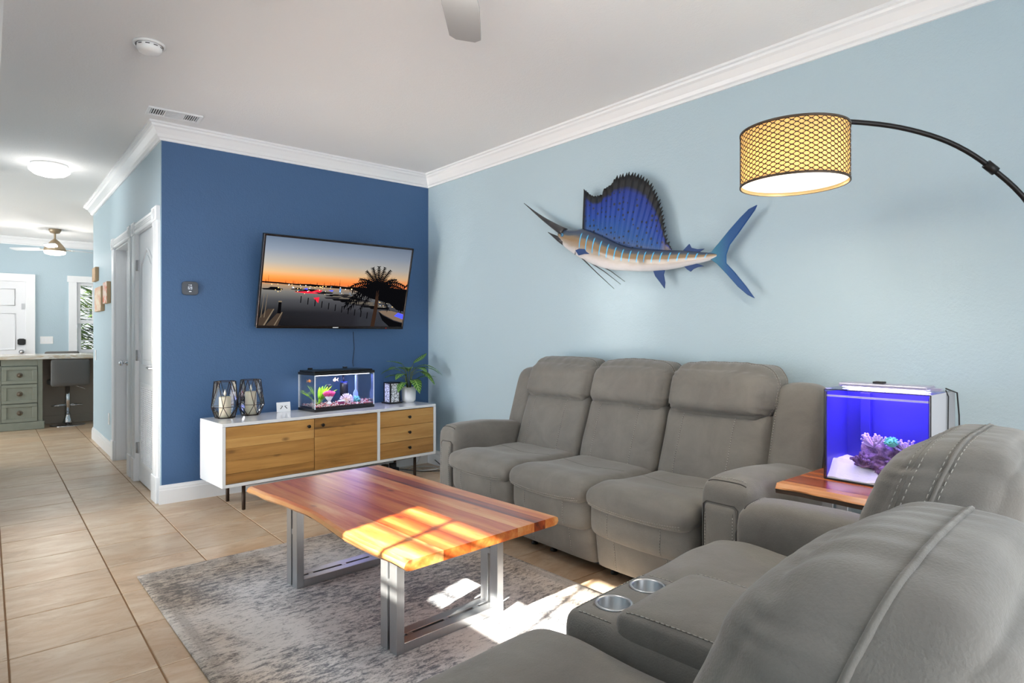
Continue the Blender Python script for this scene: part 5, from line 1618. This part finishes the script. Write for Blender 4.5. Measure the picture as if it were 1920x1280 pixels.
cd = empty('display_card', (1.770, 4.845, CZT), 4, 'small white card with a dark roof symbol standing on the console', 'card')
m = MB(); m.M = Matrix.Rotation(radians(-8), 4, 'X'); m.box(-0.055, 0.055, -0.003, 0.003, 0.0005, 0.076); m.build('card', 'white_gloss', cd, 0.001, 1)
m = MB()
for s in (-1, 1):
    m.M = Matrix.Rotation(radians(-8), 4, 'X') @ Matrix.Translation((s * 0.018, -0.0034, 0.034)) @ Matrix.Rotation(s * radians(48), 4, 'Y'); m.box(-0.014, 0.014, -0.0004, 0.0004, -0.0028, 0.0028)
    m.M = Matrix.Rotation(radians(-8), 4, 'X') @ Matrix.Translation((s * 0.018, -0.0034, 0.047)); m.box(-0.008, 0.012, -0.0004, 0.0004, -0.0012, 0.0012)
m.M = None; m.build('symbol', 'gasket_dark', cd)

# small fish tank
ft = empty('fish_tank', (1.935, 4.640, CZT), 6.5, 'small lit fish tank with black lid on the media console', 'aquarium')
FW, FD, FH = 0.545, 0.262, 0.315
box('base_rim', 'black_plastic', 0, FW, 0, FD, 0.0005, 0.022, ft, 0.002, 1)
for nm, b in (('front_pane', (0.004, FW - 0.004, 0.002, 0.007)), ('back_pane', (0.004, FW - 0.004, FD - 0.007, FD - 0.002))): box(nm, 'tank_glass', b[0], b[1], b[2], b[3], 0.022, FH - 0.03, ft)
box('side_pane', 'tank_glass', 0.002, 0.007, 0.007, FD - 0.007, 0.022, FH - 0.03, ft); box('side_pane', 'tank_glass', FW - 0.007, FW - 0.002, 0.007, FD - 0.007, 0.022, FH - 0.03, ft)
simple('silicone_clear', rgb(214, 220, 230), 0.3)
for x in (0.004, FW - 0.004):
    for y in (0.004, FD - 0.004):
        box('corner_seal', 'silicone_clear', x - 0.003, x + 0.003, y - 0.003, y + 0.003, 0.022, FH - 0.03, ft)
m = MB(); m.box(-0.002, FW + 0.002, -0.002, FD + 0.002, FH - 0.030, FH - 0.008); m.box(0.006, FW - 0.006, 0.02, FD - 0.01, FH - 0.008, FH + 0.004); m.build('lid', 'black_plastic', ft, 0.003)
for x in (0.08, 0.40): box('lid_hinge', 'black_plastic', x, x + 0.03, FD - 0.03, FD - 0.005, FH + 0.004, FH + 0.018, ft)
emit('tank_led', (0.9, 0.88, 1.0, 1), 2.2)
box('light_strip', 'tank_led', 0.03, FW - 0.03, 0.03, 0.06, FH - 0.036, FH - 0.0305, ft)
lo = lamp('tank_light', 'AREA', (FW * 0.30, 0.11, FH - 0.04), 0.42, (0.95, 0.94, 1.0), (FW * 0.5, 0.16), (0, 0, -1)); lo.parent = ft
lo = lamp('tank_light_blue', 'AREA', (FW * 0.78, 0.11, FH - 0.04), 0.55, (0.42, 0.42, 1.0), (FW * 0.36, 0.16), (0, 0, -1)); lo.parent = ft
fM = Matrix.Translation((1.935, 4.640, CZT)) @ Matrix.Rotation(radians(6.5), 4, 'Z')
def ftp(x, y, z): return tuple(fM @ Vector((x, y, z)))
def in_tank(o): o.location = ftp(*o.location); o.rotation_euler = (0, 0, radians(6.5)); return o
# gravel: pebbles too many to count
rs = random.Random(9)
for k in ('gravel_red', 'gravel_white', 'gravel_dark'): simple(k, {'gravel_red': rgb(196, 50, 62), 'gravel_white': rgb(240, 226, 226), 'gravel_dark': rgb(52, 36, 42)}[k], 0.35)
m = MB()
m.cur = 2; m.box(0.010, FW - 0.010, 0.010, FD - 0.010, 0.0225, 0.036)
for k in range(1500):
    m.cur = rs.choice([0, 0, 1, 1, 1, 2])
    x, y = rs.uniform(0.013, FW - 0.013), (rs.uniform(0.0125, 0.05) if k % 2 else rs.uniform(0.012, FD - 0.013)); z = 0.033 + rs.uniform(0, 0.016) + 0.02 * max(0, (x - 0.44) / 0.1)
    if k % 2: z = rs.uniform(0.026, 0.046)
    r = rs.uniform(0.0035, 0.006); m.sphere((x, y, z), (r, r * 0.9, r * 0.7), 5, 3)
in_tank(m.build('tank_gravel', ['gravel_red', 'gravel_white', 'gravel_dark'], None, label='red and white gravel inside the small fish tank', cat='gravel', kind='stuff'))
t = NT('aquatic_green'); uv_ = t.noise(t.coord(), 30, 3)
t.principled(t.ramp(uv_, [(0.3, rgb(90, 150, 20)), (0.6, rgb(160, 214, 40)), (0.8, rgb(206, 236, 90))]), 0.4, 0); MATS['aquatic_green'] = t.m
def leaf_mesh(m, base, d, L, w, droop, up=Vector((0, 0, 1)), n=8, fold=0.15):
    """one arched leaf blade with a folded midrib"""
    d = Vector(d).normalized(); s = d.cross(up)
    if s.length < 1e-3: s = Vector((1, 0, 0))
    s.normalize(); nv = s.cross(d).normalized()
    V = []; F_ = []
    for k in range(n + 1):
        q = k / n
        c = Vector(base) + d * L * q - up * droop * q * q
        ww = w * (sin(pi * min(1, q * 0.97 + 0.03)) ** 0.75) * (1 - 0.15 * q)
        V += [c - s * ww + nv * fold * ww, c - s * ww * 0.5 + nv * fold * 0.35 * ww, c, c + s * ww * 0.5 + nv * fold * 0.35 * ww, c + s * ww + nv * fold * ww]
    for k in range(n):
        for j in range(4): F_.append((k * 5 + j, k * 5 + j + 1, (k + 1) * 5 + j + 1, (k + 1) * 5 + j))
    m.add(V, F_, True)
    return [(j / 4, k / n) for k in range(n + 1) for j in range(5)]
def solid(o, th):
    md = o.modifiers.new('solid', 'SOLIDIFY'); md.thickness = th; md.offset = 0
rs = random.Random(21)
wp = empty('aquarium_plant', ftp(0.10, 0.13, 0.040), 6.5, 'bright green broad leaf plant at the left of the small fish tank', 'plant')
for k in range(15):
    a = rs.uniform(-0.9, 1.1) if k % 3 else rs.uniform(1.8, 4.2); el = rs.uniform(0.7, 1.35)
    dv = Vector((cos(a) * cos(el), sin(a) * cos(el) * 0.6, sin(el))); ln = rs.uniform(0.10, 0.17)
    m = MB(); st = dv * 0.05
    m.tube([(0, 0, 0), st], 0.0014, 5); m.build('stem', 'aquatic_green', wp)
    m = MB(); leaf_mesh(m, st, dv, ln, rs.uniform(0.010, 0.017), 0.03); o = m.build('leaf', 'aquatic_green', wp, fixn=False); solid(o, 0.001)
def anemone(name, loc, n, L, r, spread, ca, cb, label, flat=False, seed=1):
    rs = random.Random(seed)
    root = empty(name, ftp(*loc), 6.5, label, 'ornament')
    simple(name + '_a_%d' % seed, ca, 0.5); simple(name + '_b_%d' % seed, cb, 0.5)
    m = MB(); m.lathe([(0.001, -0.004), (0.022, -0.004), (0.018, 0.012), (0.012, 0.02), (0.001, 0.022)], 14); m.build('foot', name + '_a_%d' % seed, root)
    m = MB()
    for k in range(n):
        a = rs.uniform(0, 2 * pi); e_ = rs.uniform(0.0, 1.0)
        th_ = spread * sqrt(e_)
        dv = Vector((sin(th_) * cos(a), sin(th_) * sin(a) * (0.7), cos(th_)))
        b = Vector((0, 0, 0.012))
        m.cur = 0; m.tube([b + dv * 0.008, b + dv * L * 0.62], [r, r * 0.85], 5)
        m.cur = 1; m.tube([b + dv * L * 0.62, b + dv * L * 0.9, b + dv * L], [r * 0.85, r * 0.9, r * 0.4], 5)
    m.build('tentacles', [name + '_a_%d' % seed, name + '_b_%d' % seed], root, kind='stuff')
anemone('anemone_ornament', (0.170, 0.080, 0.046), 110, 0.098, 0.0026, 0.62, rgb(236, 238, 246), rgb(238, 96, 170), 'white and pink tipped anemone ornament in the small fish tank', seed=1)
anemone('anemone_ornament', (0.325, 0.075, 0.052), 120, 0.062, 0.0024, 1.75, rgb(250, 226, 206), rgb(240, 230, 250), 'round white anemone ornament in the small fish tank', seed=2)
# bubble tower, filter, scoop, chest, coral castle, fish
simple('tower_dark', rgb(52, 56, 70), 0.6); simple('pump_black', rgb(14, 16, 30), 0.4); simple('scoop_blue', rgb(150, 176, 240), 0.3)
bt = empty('bubble_tower', ftp(0.240, 0.20, 0.040), 6.5, 'dark ridged tube standing at the back of the small fish tank', 'tube')
m = MB(); m.lathe([(0.018, 0.0)] + [(0.0185 if k % 2 else 0.0155, 0.006 + 0.006 * k) for k in range(24)] + [(0.016, 0.155), (0.001, 0.156)], 16); m.build('ridged_tube', 'tower_dark', bt)
m = MB(); m.lathe([(0.022, -0.002), (0.022, 0.004), (0.017, 0.008)], 16); m.build('foot', 'tower_dark', bt)
fl = empty('tank_filter', ftp(0.385, 0.21, 0.085), 6.5, 'black hanging filter at the back of the small fish tank', 'filter')
m = MB(); m.lathe([(0.001, 0.0), (0.030, 0.0), (0.034, 0.02), (0.034, 0.10), (0.028, 0.118), (0.001, 0.12)], 20); m.build('housing', 'pump_black', fl)
m = MB(); m.tube([(0.0, 0, 0.118), (0.0, 0.01, 0.155), (0.01, 0.03, 0.19)], 0.008, 8); m.build('pipe', 'pump_black', fl)
m = MB(); m.lathe([(0.024, 0.1195), (0.028, 0.1195), (0.028, 0.123), (0.024, 0.123)], 20); m.build('blue_ring', simple('blue_plastic', rgb(40, 70, 240), 0.3), fl)
sc_ = empty('tank_scoop', ftp(0.462, 0.155, 0.040), 6.5, 'pale blue long handled scoop upright in the small fish tank', 'scoop')
m = MB(); m.box(-0.006, 0.006, -0.003, 0.003, 0.085, 0.222); m.build('handle', 'scoop_blue', sc_, 0.001, 1)
m = MB(); m.prism([(-0.008, 0.100), (-0.022, 0.075), (-0.024, 0.02), (-0.014, 0.0), (0.014, 0.0), (0.024, 0.02), (0.022, 0.075), (0.008, 0.100)], -0.004, 0.004, 'y'); m.build('blade', 'scoop_blue', sc_, 0.002)
ch = empty('treasure_chest', ftp(0.252, 0.035, 0.044), 6.5, 'tiny purple and white treasure chest in the small fish tank', 'ornament')
m = MB(); m.box(-0.022, 0.022, -0.012, 0.012, 0, 0.020); m.build('chest', simple('chest_purple', rgb(150, 50, 110), 0.5), ch, 0.002)
m = MB(); m.M = Matrix.Translation((0, 0.0, 0.021)); m.prism([(-0.014, 0), (0.014, 0), (0.012, 0.008), (0.0, 0.012), (-0.012, 0.008)], -0.026, 0.026, 'x'); m.build('chest_lid', 'silicone_clear', ch, 0.001)
rock('coral_castle', ftp(0.430, 0.085, 0.062), (0.026, 0.026, 0.030), 13.0, 'teal coral rock ornament at the right of the small fish tank', 'live_rock', 0.5, 6)
t = NT('teal_coral'); nn = t.noise(t.coord(), 60, 3)
t.principled(t.ramp(nn, [(0.35, rgb(40, 110, 120)), (0.5, rgb(90, 190, 190)), (0.62, rgb(150, 200, 230)), (0.75, rgb(240, 110, 150))]), 0.6); MATS['teal_coral'] = t.m
bpy.data.objects['coral_castle'].data.materials[0] = t.m
bpy.data.objects['coral_castle']['category'] = 'ornament'
def goldfish(loc, rz, s, ca, label):
    root = empty('goldfish', ftp(*loc), rz, label, 'fish')
    m = MB(); m.ring([[(x * s, 0.42 * h * s * cos(2 * pi * k / 10), h * s * sin(2 * pi * k / 10)) for k in range(10)] for x, h in ((-0.5, 0.03), (-0.38, 0.2), (-0.15, 0.32), (0.1, 0.28), (0.35, 0.10), (0.45, 0.05))]); m.build('body', ca, root)
    MB().prism([(0.40 * s, 0.02 * s), (0.85 * s, 0.38 * s), (0.72 * s, 0.0), (0.85 * s, -0.34 * s), (0.40 * s, -0.04 * s)], -0.0008, 0.0008, 'y').build('tail_fin', ca, root)
    MB().prism([(-0.1 * s, 0.26 * s), (0.0, 0.55 * s), (0.25 * s, 0.22 * s)], -0.0008, 0.0008, 'y').build('dorsal_fin', ca, root)
simple('fish_white_orange', rgb(244, 214, 190), 0.35); simple('fish_orange', rgb(236, 150, 60), 0.35)
goldfish((0.235, 0.10, 0.235), 20, 0.042, 'fish_white_orange', 'white and orange goldfish swimming mid tank')
goldfish((0.030, 0.14, 0.235), 110, 0.035, 'fish_orange', 'small orange fish at the left end of the small fish tank')

# patterned table lamp
dl = empty('lattice_lantern', (2.722, 4.845, CZT), 4, 'small black framed lantern with white crackle panels on the console', 'lantern')
t = NT('crackle_white')
c = t.coord()
cr = t.vor(c, 38, 'DISTANCE_TO_EDGE')
t.principled(t.mix(t.ramp(cr, [(0.03, 1.0), (0.07, 0.0)]), rgb(236, 238, 244), rgb(40, 40, 44)), 0.5, Emission_Color=rgb(236, 238, 244), Emission_Strength=0.0)
MATS['crackle_white'] = t.m
box('base', 'black_plastic', -0.066, 0.066, -0.066, 0.066, 0.0005, 0.014, dl, 0.002, 1)
for x in (-0.047, 0.047):
    for y in (-0.047, 0.047): box('post', 'black_plastic', x - 0.005, x + 0.005, y - 0.005, y + 0.005, 0.014, 0.176, dl)
box('cap', 'black_plastic', -0.054, 0.054, -0.054, 0.054, 0.176, 0.186, dl, 0.002, 1)
for y in (-0.045, 0.045): box('panel', 'crackle_white', -0.042, 0.042, y - 0.002, y + 0.002, 0.014, 0.176, dl)
for x in (-0.045, 0.045): box('panel', 'crackle_white', x - 0.002, x + 0.002, -0.042, 0.042, 0.014, 0.176, dl)

# potted plant
pp = empty('potted_plant', (2.885, 4.835, CZT), 0, 'leafy green striped houseplant in a white pot at the console end', 'plant')
m = MB(); m.lathe([(0.001, 0.0005), (0.045, 0.0005), (0.050, 0.010), (0.060, 0.016), (0.062, 0.03), (0.064, 0.135), (0.060, 0.135), (0.058, 0.112), (0.001, 0.112)], 32); m.build('pot', 'ceramic_white', pp)
m = MB(); m.lathe([(0.001, 0.116), (0.058, 0.113), (0.058, 0.111)], 20); m.build('soil', 'soil', pp)
t = NT('striped_leaf')
uv = t.n('UVMap').outputs[0]; u, v, _ = t.sep(uv)
au = t.math('ABSOLUTE', t.math('SUBTRACT', u, 0.5))
vein = t.ramp(t.math('ABSOLUTE', t.math('SUBTRACT', t.math('FRACT', t.math('SUBTRACT', t.math('MULTIPLY', v, 9.0), t.math('MULTIPLY', au, 3.0))), 0.5)), [(0.06, 1.0), (0.16, 0.0)])
mid = t.ramp(au, [(0.02, 1.0), (0.06, 0.0)])
col = t.mix(t.math('MULTIPLY', t.math('MAXIMUM', vein, mid), 0.85), rgb(56, 112, 40), rgb(190, 220, 130))
t.principled(col, 0.35); MATS['striped_leaf'] = t.m
simple('stem_green', rgb(92, 104, 48), 0.5)
LV = [  # tip azimuth (deg, 0=+x), elevation of stem, stem length, leaf length, leaf width, droop
    (205, 62, 0.17, 0.19, 0.032, 0.06), (185, 70, 0.20, 0.14, 0.030, 0.02), (20, 68, 0.21, 0.15, 0.030, -0.03), (215, 55, 0.13, 0.16, 0.034, 0.08), (-20, 60, 0.17, 0.17, 0.042, 0.10),
    (-60, 55, 0.15, 0.15, 0.045, 0.14), (-95, 40, 0.10, 0.12, 0.045, 0.13), (-150, 35, 0.08, 0.10, 0.036, 0.10), (-5, 35, 0.11, 0.16, 0.028, 0.05), (-35, 62, 0.19, 0.18, 0.045, 0.13),
    (60, 60, 0.17, 0.14, 0.036, 0.08), (130, 58, 0.16, 0.15, 0.036, 0.08), (-75, 66, 0.17, 0.13, 0.038, 0.07), (165, 50, 0.12, 0.12, 0.030, 0.05)]
for az, el, sl, ll, lw, dr in LV:
    sl, ll, lw, dr = sl * 1.12, ll * 1.3, lw * 1.25, dr * 1.25
    a, e_ = radians(az), radians(el)
    sd0 = Vector((cos(a) * cos(e_), sin(a) * cos(e_), sin(e_))); b0 = Vector((0.012 * cos(a), 0.012 * sin(a), 0.112))
    mid_ = b0 + Vector((0, 0, sl * 0.55)) + sd0 * sl * 0.25; tip = b0 + sd0 * sl * 0.7 + Vector((0, 0, sl * 0.35))
    m = MB(); m.tube([b0, mid_, tip], [0.0032, 0.0026, 0.0018], 6); m.build('stem', 'stem_green', pp)
    dv = Vector((cos(a), sin(a), 0.35 if dr > 0 else 0.25))
    m = MB(); uvs = leaf_mesh(m, tip, dv, ll, lw, dr, n=10)
    o = m.build('leaf', 'striped_leaf', pp, fixn=False); set_uv(o, uvs); solid(o, 0.0008)

# cords
m = MB(); m.tube([(2.45, YF - 0.004, 1.25), (2.46, YF - 0.004, 1.10), (2.445, YF - 0.004, 0.98), (2.45, YF - 0.01, 0.945)], 0.0022, 5)
adopt(m.build('cord', 'gasket_dark'), tv)
ps = empty('power_strip', (2.62, 4.86, 0), 8, 'black power strip with plugs on the floor under the console', 'power strip')
box('body', 'black_plastic', -0.18, 0.18, -0.03, 0.03, 0.0005, 0.045, ps, 0.006)
for k in range(4): box('plug', 'black_plastic', -0.15 + 0.085 * k, -0.10 + 0.085 * k, -0.022, 0.022, 0.045, 0.085, ps, 0.004)
simple('cord_white', rgb(206, 206, 204), 0.5)
def floor_cord(pts, mat, label, r=0.0035):
    P = [Vector(p) for p in pts]; out = []
    for i in range(len(P) - 1):
        p0, p1, p2, p3 = P[max(i - 1, 0)], P[i], P[i + 1], P[min(i + 2, len(P) - 1)]
        for k in range(8):
            q = k / 8
            out.append(0.5 * ((2 * p1) + (p2 - p0) * q + (2 * p0 - 5 * p1 + 4 * p2 - p3) * q * q + (3 * p1 - p0 - 3 * p2 + p3) * q ** 3))
    out.append(P[-1])
    m = MB(); m.tube(out, r, 6); adopt(m.build('cord', mat, label=label), ps)
floor_cord([(2.80, 4.86, 0.02), (2.92, 4.80, 0.005), (3.10, 4.72, 0.005), (3.14, 4.85, 0.005), (3.0, 4.93, 0.005), (2.9, 4.84, 0.005), (3.05, 4.74, 0.006), (3.18, 4.70, 0.02)], 'cord_white', 'pale grey cord coiled on the floor beside the console leg')
floor_cord([(2.80, 4.85, 0.03), (2.95, 4.74, 0.006), (3.08, 4.66, 0.005), (3.17, 4.60, 0.005), (3.20, 4.75, 0.01), (3.205, 4.9, 0.05)], 'gasket_dark', 'black cord trailing along the floor toward the sofa')
floor_cord([(2.80, 4.88, 0.03), (2.90, 4.97, 0.006), (3.05, 4.98, 0.02), (3.12, 5.0, 0.12), (3.12, 5.02, 0.25)], 'cord_white', 'white cord rising against the navy wall behind the console', 0.003)

# ------------------------------------------------------------------ hallway and kitchen
def canvas(name, y0, y1, z0, z1, mat, label, d=0.03):
    root = empty(name, (XC, (y0 + y1) / 2, z0), 0, label, 'picture', 'small canvases on the hallway wall')
    hw = (y1 - y0) / 2
    box('canvas_block', 'canvas_edge', -d, -0.0005, -hw, hw, 0, z1 - z0, root, 0.002, 1)
    box('painted_face', mat, -d - 0.0012, -d - 0.0002, -hw + 0.003, hw - 0.003, 0.003, z1 - z0 - 0.003, root)
simple('canvas_edge', rgb(190, 160, 124), 0.7); 
def art(name, a, b):
    t = NT(name); nn = t.noise(t.mapping(t.coord(), (1, 6, 9)), 1.5, 2)
    t.principled(t.ramp(nn, [(0.45, a), (0.55, b)]), 0.6); MATS[name] = t.m
art('art_tan', rgb(196, 160, 120), rgb(176, 140, 100)); art('art_cream', rgb(226, 208, 184), rgb(216, 170, 140)); art('art_coral', rgb(230, 206, 190), rgb(224, 120, 84))
canvas('small_canvas', 8.30, 8.56, 1.83, 1.985, 'art_tan', 'small tan canvas, highest of the three on the hallway wall', 0.035)
canvas('small_canvas', 7.85, 8.36, 1.48, 1.745, 'art_cream', 'cream canvas, widest of the three on the hallway wall', 0.035)
canvas('small_canvas', 7.42, 7.70, 1.545, 1.765, 'art_coral', 'coral edged canvas nearest the hallway doors', 0.035)
def plate(name, loc, rz, w, h, label, toggles=1, outlet=False):
    root = empty(name, loc, rz, label, 'wall plate')
    box('plate', 'white_plastic', -w / 2, w / 2, -0.006, -0.0005, -h / 2, h / 2, root, 0.002, 1)
    for k in range(toggles):
        x = (k - (toggles - 1) / 2) * 0.046
        box('socket' if outlet else 'switch', 'trim_white', x - 0.016, x + 0.016, -0.009, -0.006, -0.033, 0.033, root, 0.001, 1)
plate('light_switch', (0.725, YK, 1.14), 0, 0.165, 0.118, 'white triple light switch beside the kitchen entry door', 3)
plate('light_switch', (XC, 8.55, 0.99), -90, 0.08, 0.118, 'white single light switch at the end of the hallway wall')
plate('wall_outlet', (XC, 7.53, 0.36), -90, 0.075, 0.118, 'white outlet low on the hallway wall', 1, True)

t = NT('sage_paint'); nn = t.noise(t.coord(), 14, 3)
t.principled(t.mix(nn, rgb(136, 139, 126), rgb(152, 155, 142)), 0.5); MATS['sage_paint'] = t.m
simple('knee_panel_taupe', rgb(150, 138, 126), 0.6); simple('antique_bronze', rgb(120, 108, 94), 0.4, 0.6)  # knee panel and its plinth share one even brownish grey
kc = empty('kitchen_cabinet', (0, 10.14, 0), 0, 'sage green drawer cabinet at the end of the kitchen island', 'cabinet')
box('body', 'sage_paint', -0.55, 0.545, 0.012, 0.60, 0.08, 0.905, kc)
box('base_plinth', 'sage_paint', -0.56, 0.575, -0.03, 0.61, 0.0005, 0.10, kc, 0.008)
box('end_stile', 'sage_paint', 0.505, 0.555, -0.006, 0.012, 0.10, 0.905, kc, 0.002, 1)
box('mid_stile', 'sage_paint', 0.09, 0.135, -0.006, 0.012, 0.10, 0.905, kc, 0.002, 1)
box('top_rail', 'sage_paint', -0.55, 0.505, -0.006, 0.012, 0.825, 0.905, kc, 0.002, 1)
def drawer(x0, x1, z0, z1):
    dr = box('drawer', 'sage_paint', x0, x1, -0.008, 0.010, z0, z1, kc, 0.002, 1)
    m = MB()
    for b in ((x0, x1, z0, z0 + 0.04), (x0, x1, z1 - 0.04, z1), (x0, x0 + 0.05, z0 + 0.04, z1 - 0.04), (x1 - 0.05, x1, z0 + 0.04, z1 - 0.04)): m.box(b[0], b[1], -0.022, -0.008, b[2], b[3])
    m.build('drawer_frame', 'sage_paint', dr, 0.003, 1)
    m = MB(); m.M = Matrix.Translation(((x0 + x1) / 2, -0.008, (z0 + z1) / 2)) @ Matrix.Rotation(radians(90), 4, 'X')
    m.lathe([(0.030, 0), (0.032, 0.006), (0.026, 0.008), (0.020, 0.006), (0.014, 0.010), (0.012, 0.022), (0.020, 0.030), (0.001, 0.034)], 18); m.build('knob', 'antique_bronze', dr)
for z0, z1 in ((0.595, 0.815), (0.345, 0.585), (0.105, 0.335)): drawer(0.14, 0.50, z0, z1); drawer(-0.54, 0.085, z0, z1)
box('knee_panel', 'knee_panel_taupe', 0.576, 2.45, 0.48, 0.58, 0.11, 0.905, kc); box('knee_plinth', 'knee_panel_taupe', 0.576, 2.45, 0.468, 0.59, 0.0005, 0.11, kc, 0.004)
m = MB(); m.prism([(10.619, 0.904), (10.30, 0.904), (10.30, 0.86), (10.36, 0.80), (10.42, 0.70), (10.50, 0.62), (10.57, 0.56), (10.619, 0.50)], 1.30, 1.36, 'x'); adopt(m.build('corbel', 'sage_paint', None, 0.006), kc)
t = NT('veined_marble'); nn = t.noise(t.mapping(t.coord(), (1.2, 4, 6)), 2.2, 6, 0.6, 1.4)
t.principled(t.ramp(nn, [(0.40, rgb(226, 220, 208)), (0.5, rgb(204, 184, 156)), (0.56, rgb(232, 228, 220))]), 0.15); MATS['veined_marble'] = t.m
box('island_countertop', 'veined_marble', -0.65, 2.55, 10.085, 10.98, 0.906, 0.956, None, 0.005, label='cream veined stone countertop of the kitchen island', cat='countertop')
simple('stool_leather', rgb(96, 94, 92), 0.45)
def stool(loc, rz, zs, label):
    root = empty('bar_stool', loc, rz, label, 'stool', 'grey bar stools at the kitchen island')
    m = MB(); m.lathe([(0.001, 0.0005), (0.20, 0.0005), (0.20, 0.008), (0.16, 0.016), (0.075, 0.030), (0.055, 0.055), (0.034, 0.11), (0.033, 0.16), (0.001, 0.16)], 32); m.build('base', 'chrome', root)
    m = MB(); m.lathe([(0.028, 0.15), (0.028, zs - 0.02)], 16, (0, 0, 0), True, True); m.build('column', 'chrome', root)
    m = MB(); P = [(0.17 * cos(a), 0.02 + 0.15 * sin(a), 0.27) for a in [pi * (0.0 + 1.0 * k / 16) for k in range(17)]]; m.tube([(0, 0, 0.27), (0.17, 0.0, 0.27)] + P + [(-0.17, 0, 0.27), (0, 0, 0.27)], 0.009, 8); m.build('foot_rest', 'chrome', root)
    cushion('seat', 'stool_leather', root, -0.21, 0.21, -0.19, 0.20, zs - 0.03, zs + 0.05, 0.03, puff=(0, 0, 0.012), n=(8, 8, 3))
    cushion('backrest', 'stool_leather', root, -0.215, 0.215, -0.235, -0.185, zs - 0.035, zs + 0.325, 0.022, puff=(0, 0.01, 0), n=(8, 3, 8))
    m = MB()
    for x in (-0.07, 0.07): m.tube([(x, -0.184, zs + 0.28), (x, -0.184, zs + 0.06)], 0.003, 5)
    m.build('back_seams', 'seam_dark', root)
    m = MB(); m.tube([(0.02, 0, zs - 0.03), (0.09, -0.02, zs - 0.045), (0.19, -0.05, zs - 0.09)], 0.005, 8); m.build('lift_lever', 'chrome', root)
stool((0.835, 10.30, 0), 4, 0.575, 'grey leather bar stool with chrome pedestal in front of the island')
stool((0.87, 11.25, 0), 182, 0.655, 'grey bar stool behind the island, only its top edge showing')

# planting outside the kitchen window
t = NT('hedge_leaf'); r_ = t.noise(t.coord(), 5, 3)
t.principled(t.ramp(r_, [(0.35, rgb(26, 44, 16)), (0.55, rgb(58, 80, 28)), (0.75, rgb(110, 122, 58))]), 0.5); MATS['hedge_leaf'] = t.m
simple('dry_leaf', rgb(52, 44, 36), 0.7)
def shrub(name, loc, r, n, mat, label, seed, blade=(0.10, 0.02)):
    rs = random.Random(seed); root = empty(name, loc, 0, label, 'shrub')
    m = MB()
    for k in range(n):
        a = rs.uniform(0, 2 * pi); b = rs.uniform(-0.2, 1.5); q = rs.uniform(0.4, 1.0)
        p = Vector((r[0] * q * cos(a) * cos(b), r[1] * q * sin(a) * cos(b), r[2] * (0.25 + 0.75 * q * max(0.0, sin(b)))))
        dv = Vector((cos(a), sin(a), rs.uniform(-0.2, 0.8)))
        leaf_mesh(m, p, dv, blade[0] * rs.uniform(0.7, 1.4), blade[1], 0.04, n=3)
    m.build('foliage', mat, root, kind='stuff', fixn=False)
    m = MB()
    for k in range(5): m.tube([(0, 0, 0), (rs.uniform(-1, 1) * r[0] * 0.5, rs.uniform(-1, 1) * r[1] * 0.5, r[2] * 0.7)], [0.03, 0.012], 6)
    m.build('stems', 'soil', root)
shrub('garden_shrub', (2.45, 16.0, -0.12), (1.5, 0.6, 3.0), 2600, 'hedge_leaf', 'tall green palm like shrub outside the kitchen window', 3, (0.45, 0.045))
shrub('garden_shrub', (1.95, 13.6, -0.12), (1.0, 0.45, 1.3), 1800, 'dry_leaf', 'low brown shrub outside the kitchen window', 5, (0.14, 0.03))
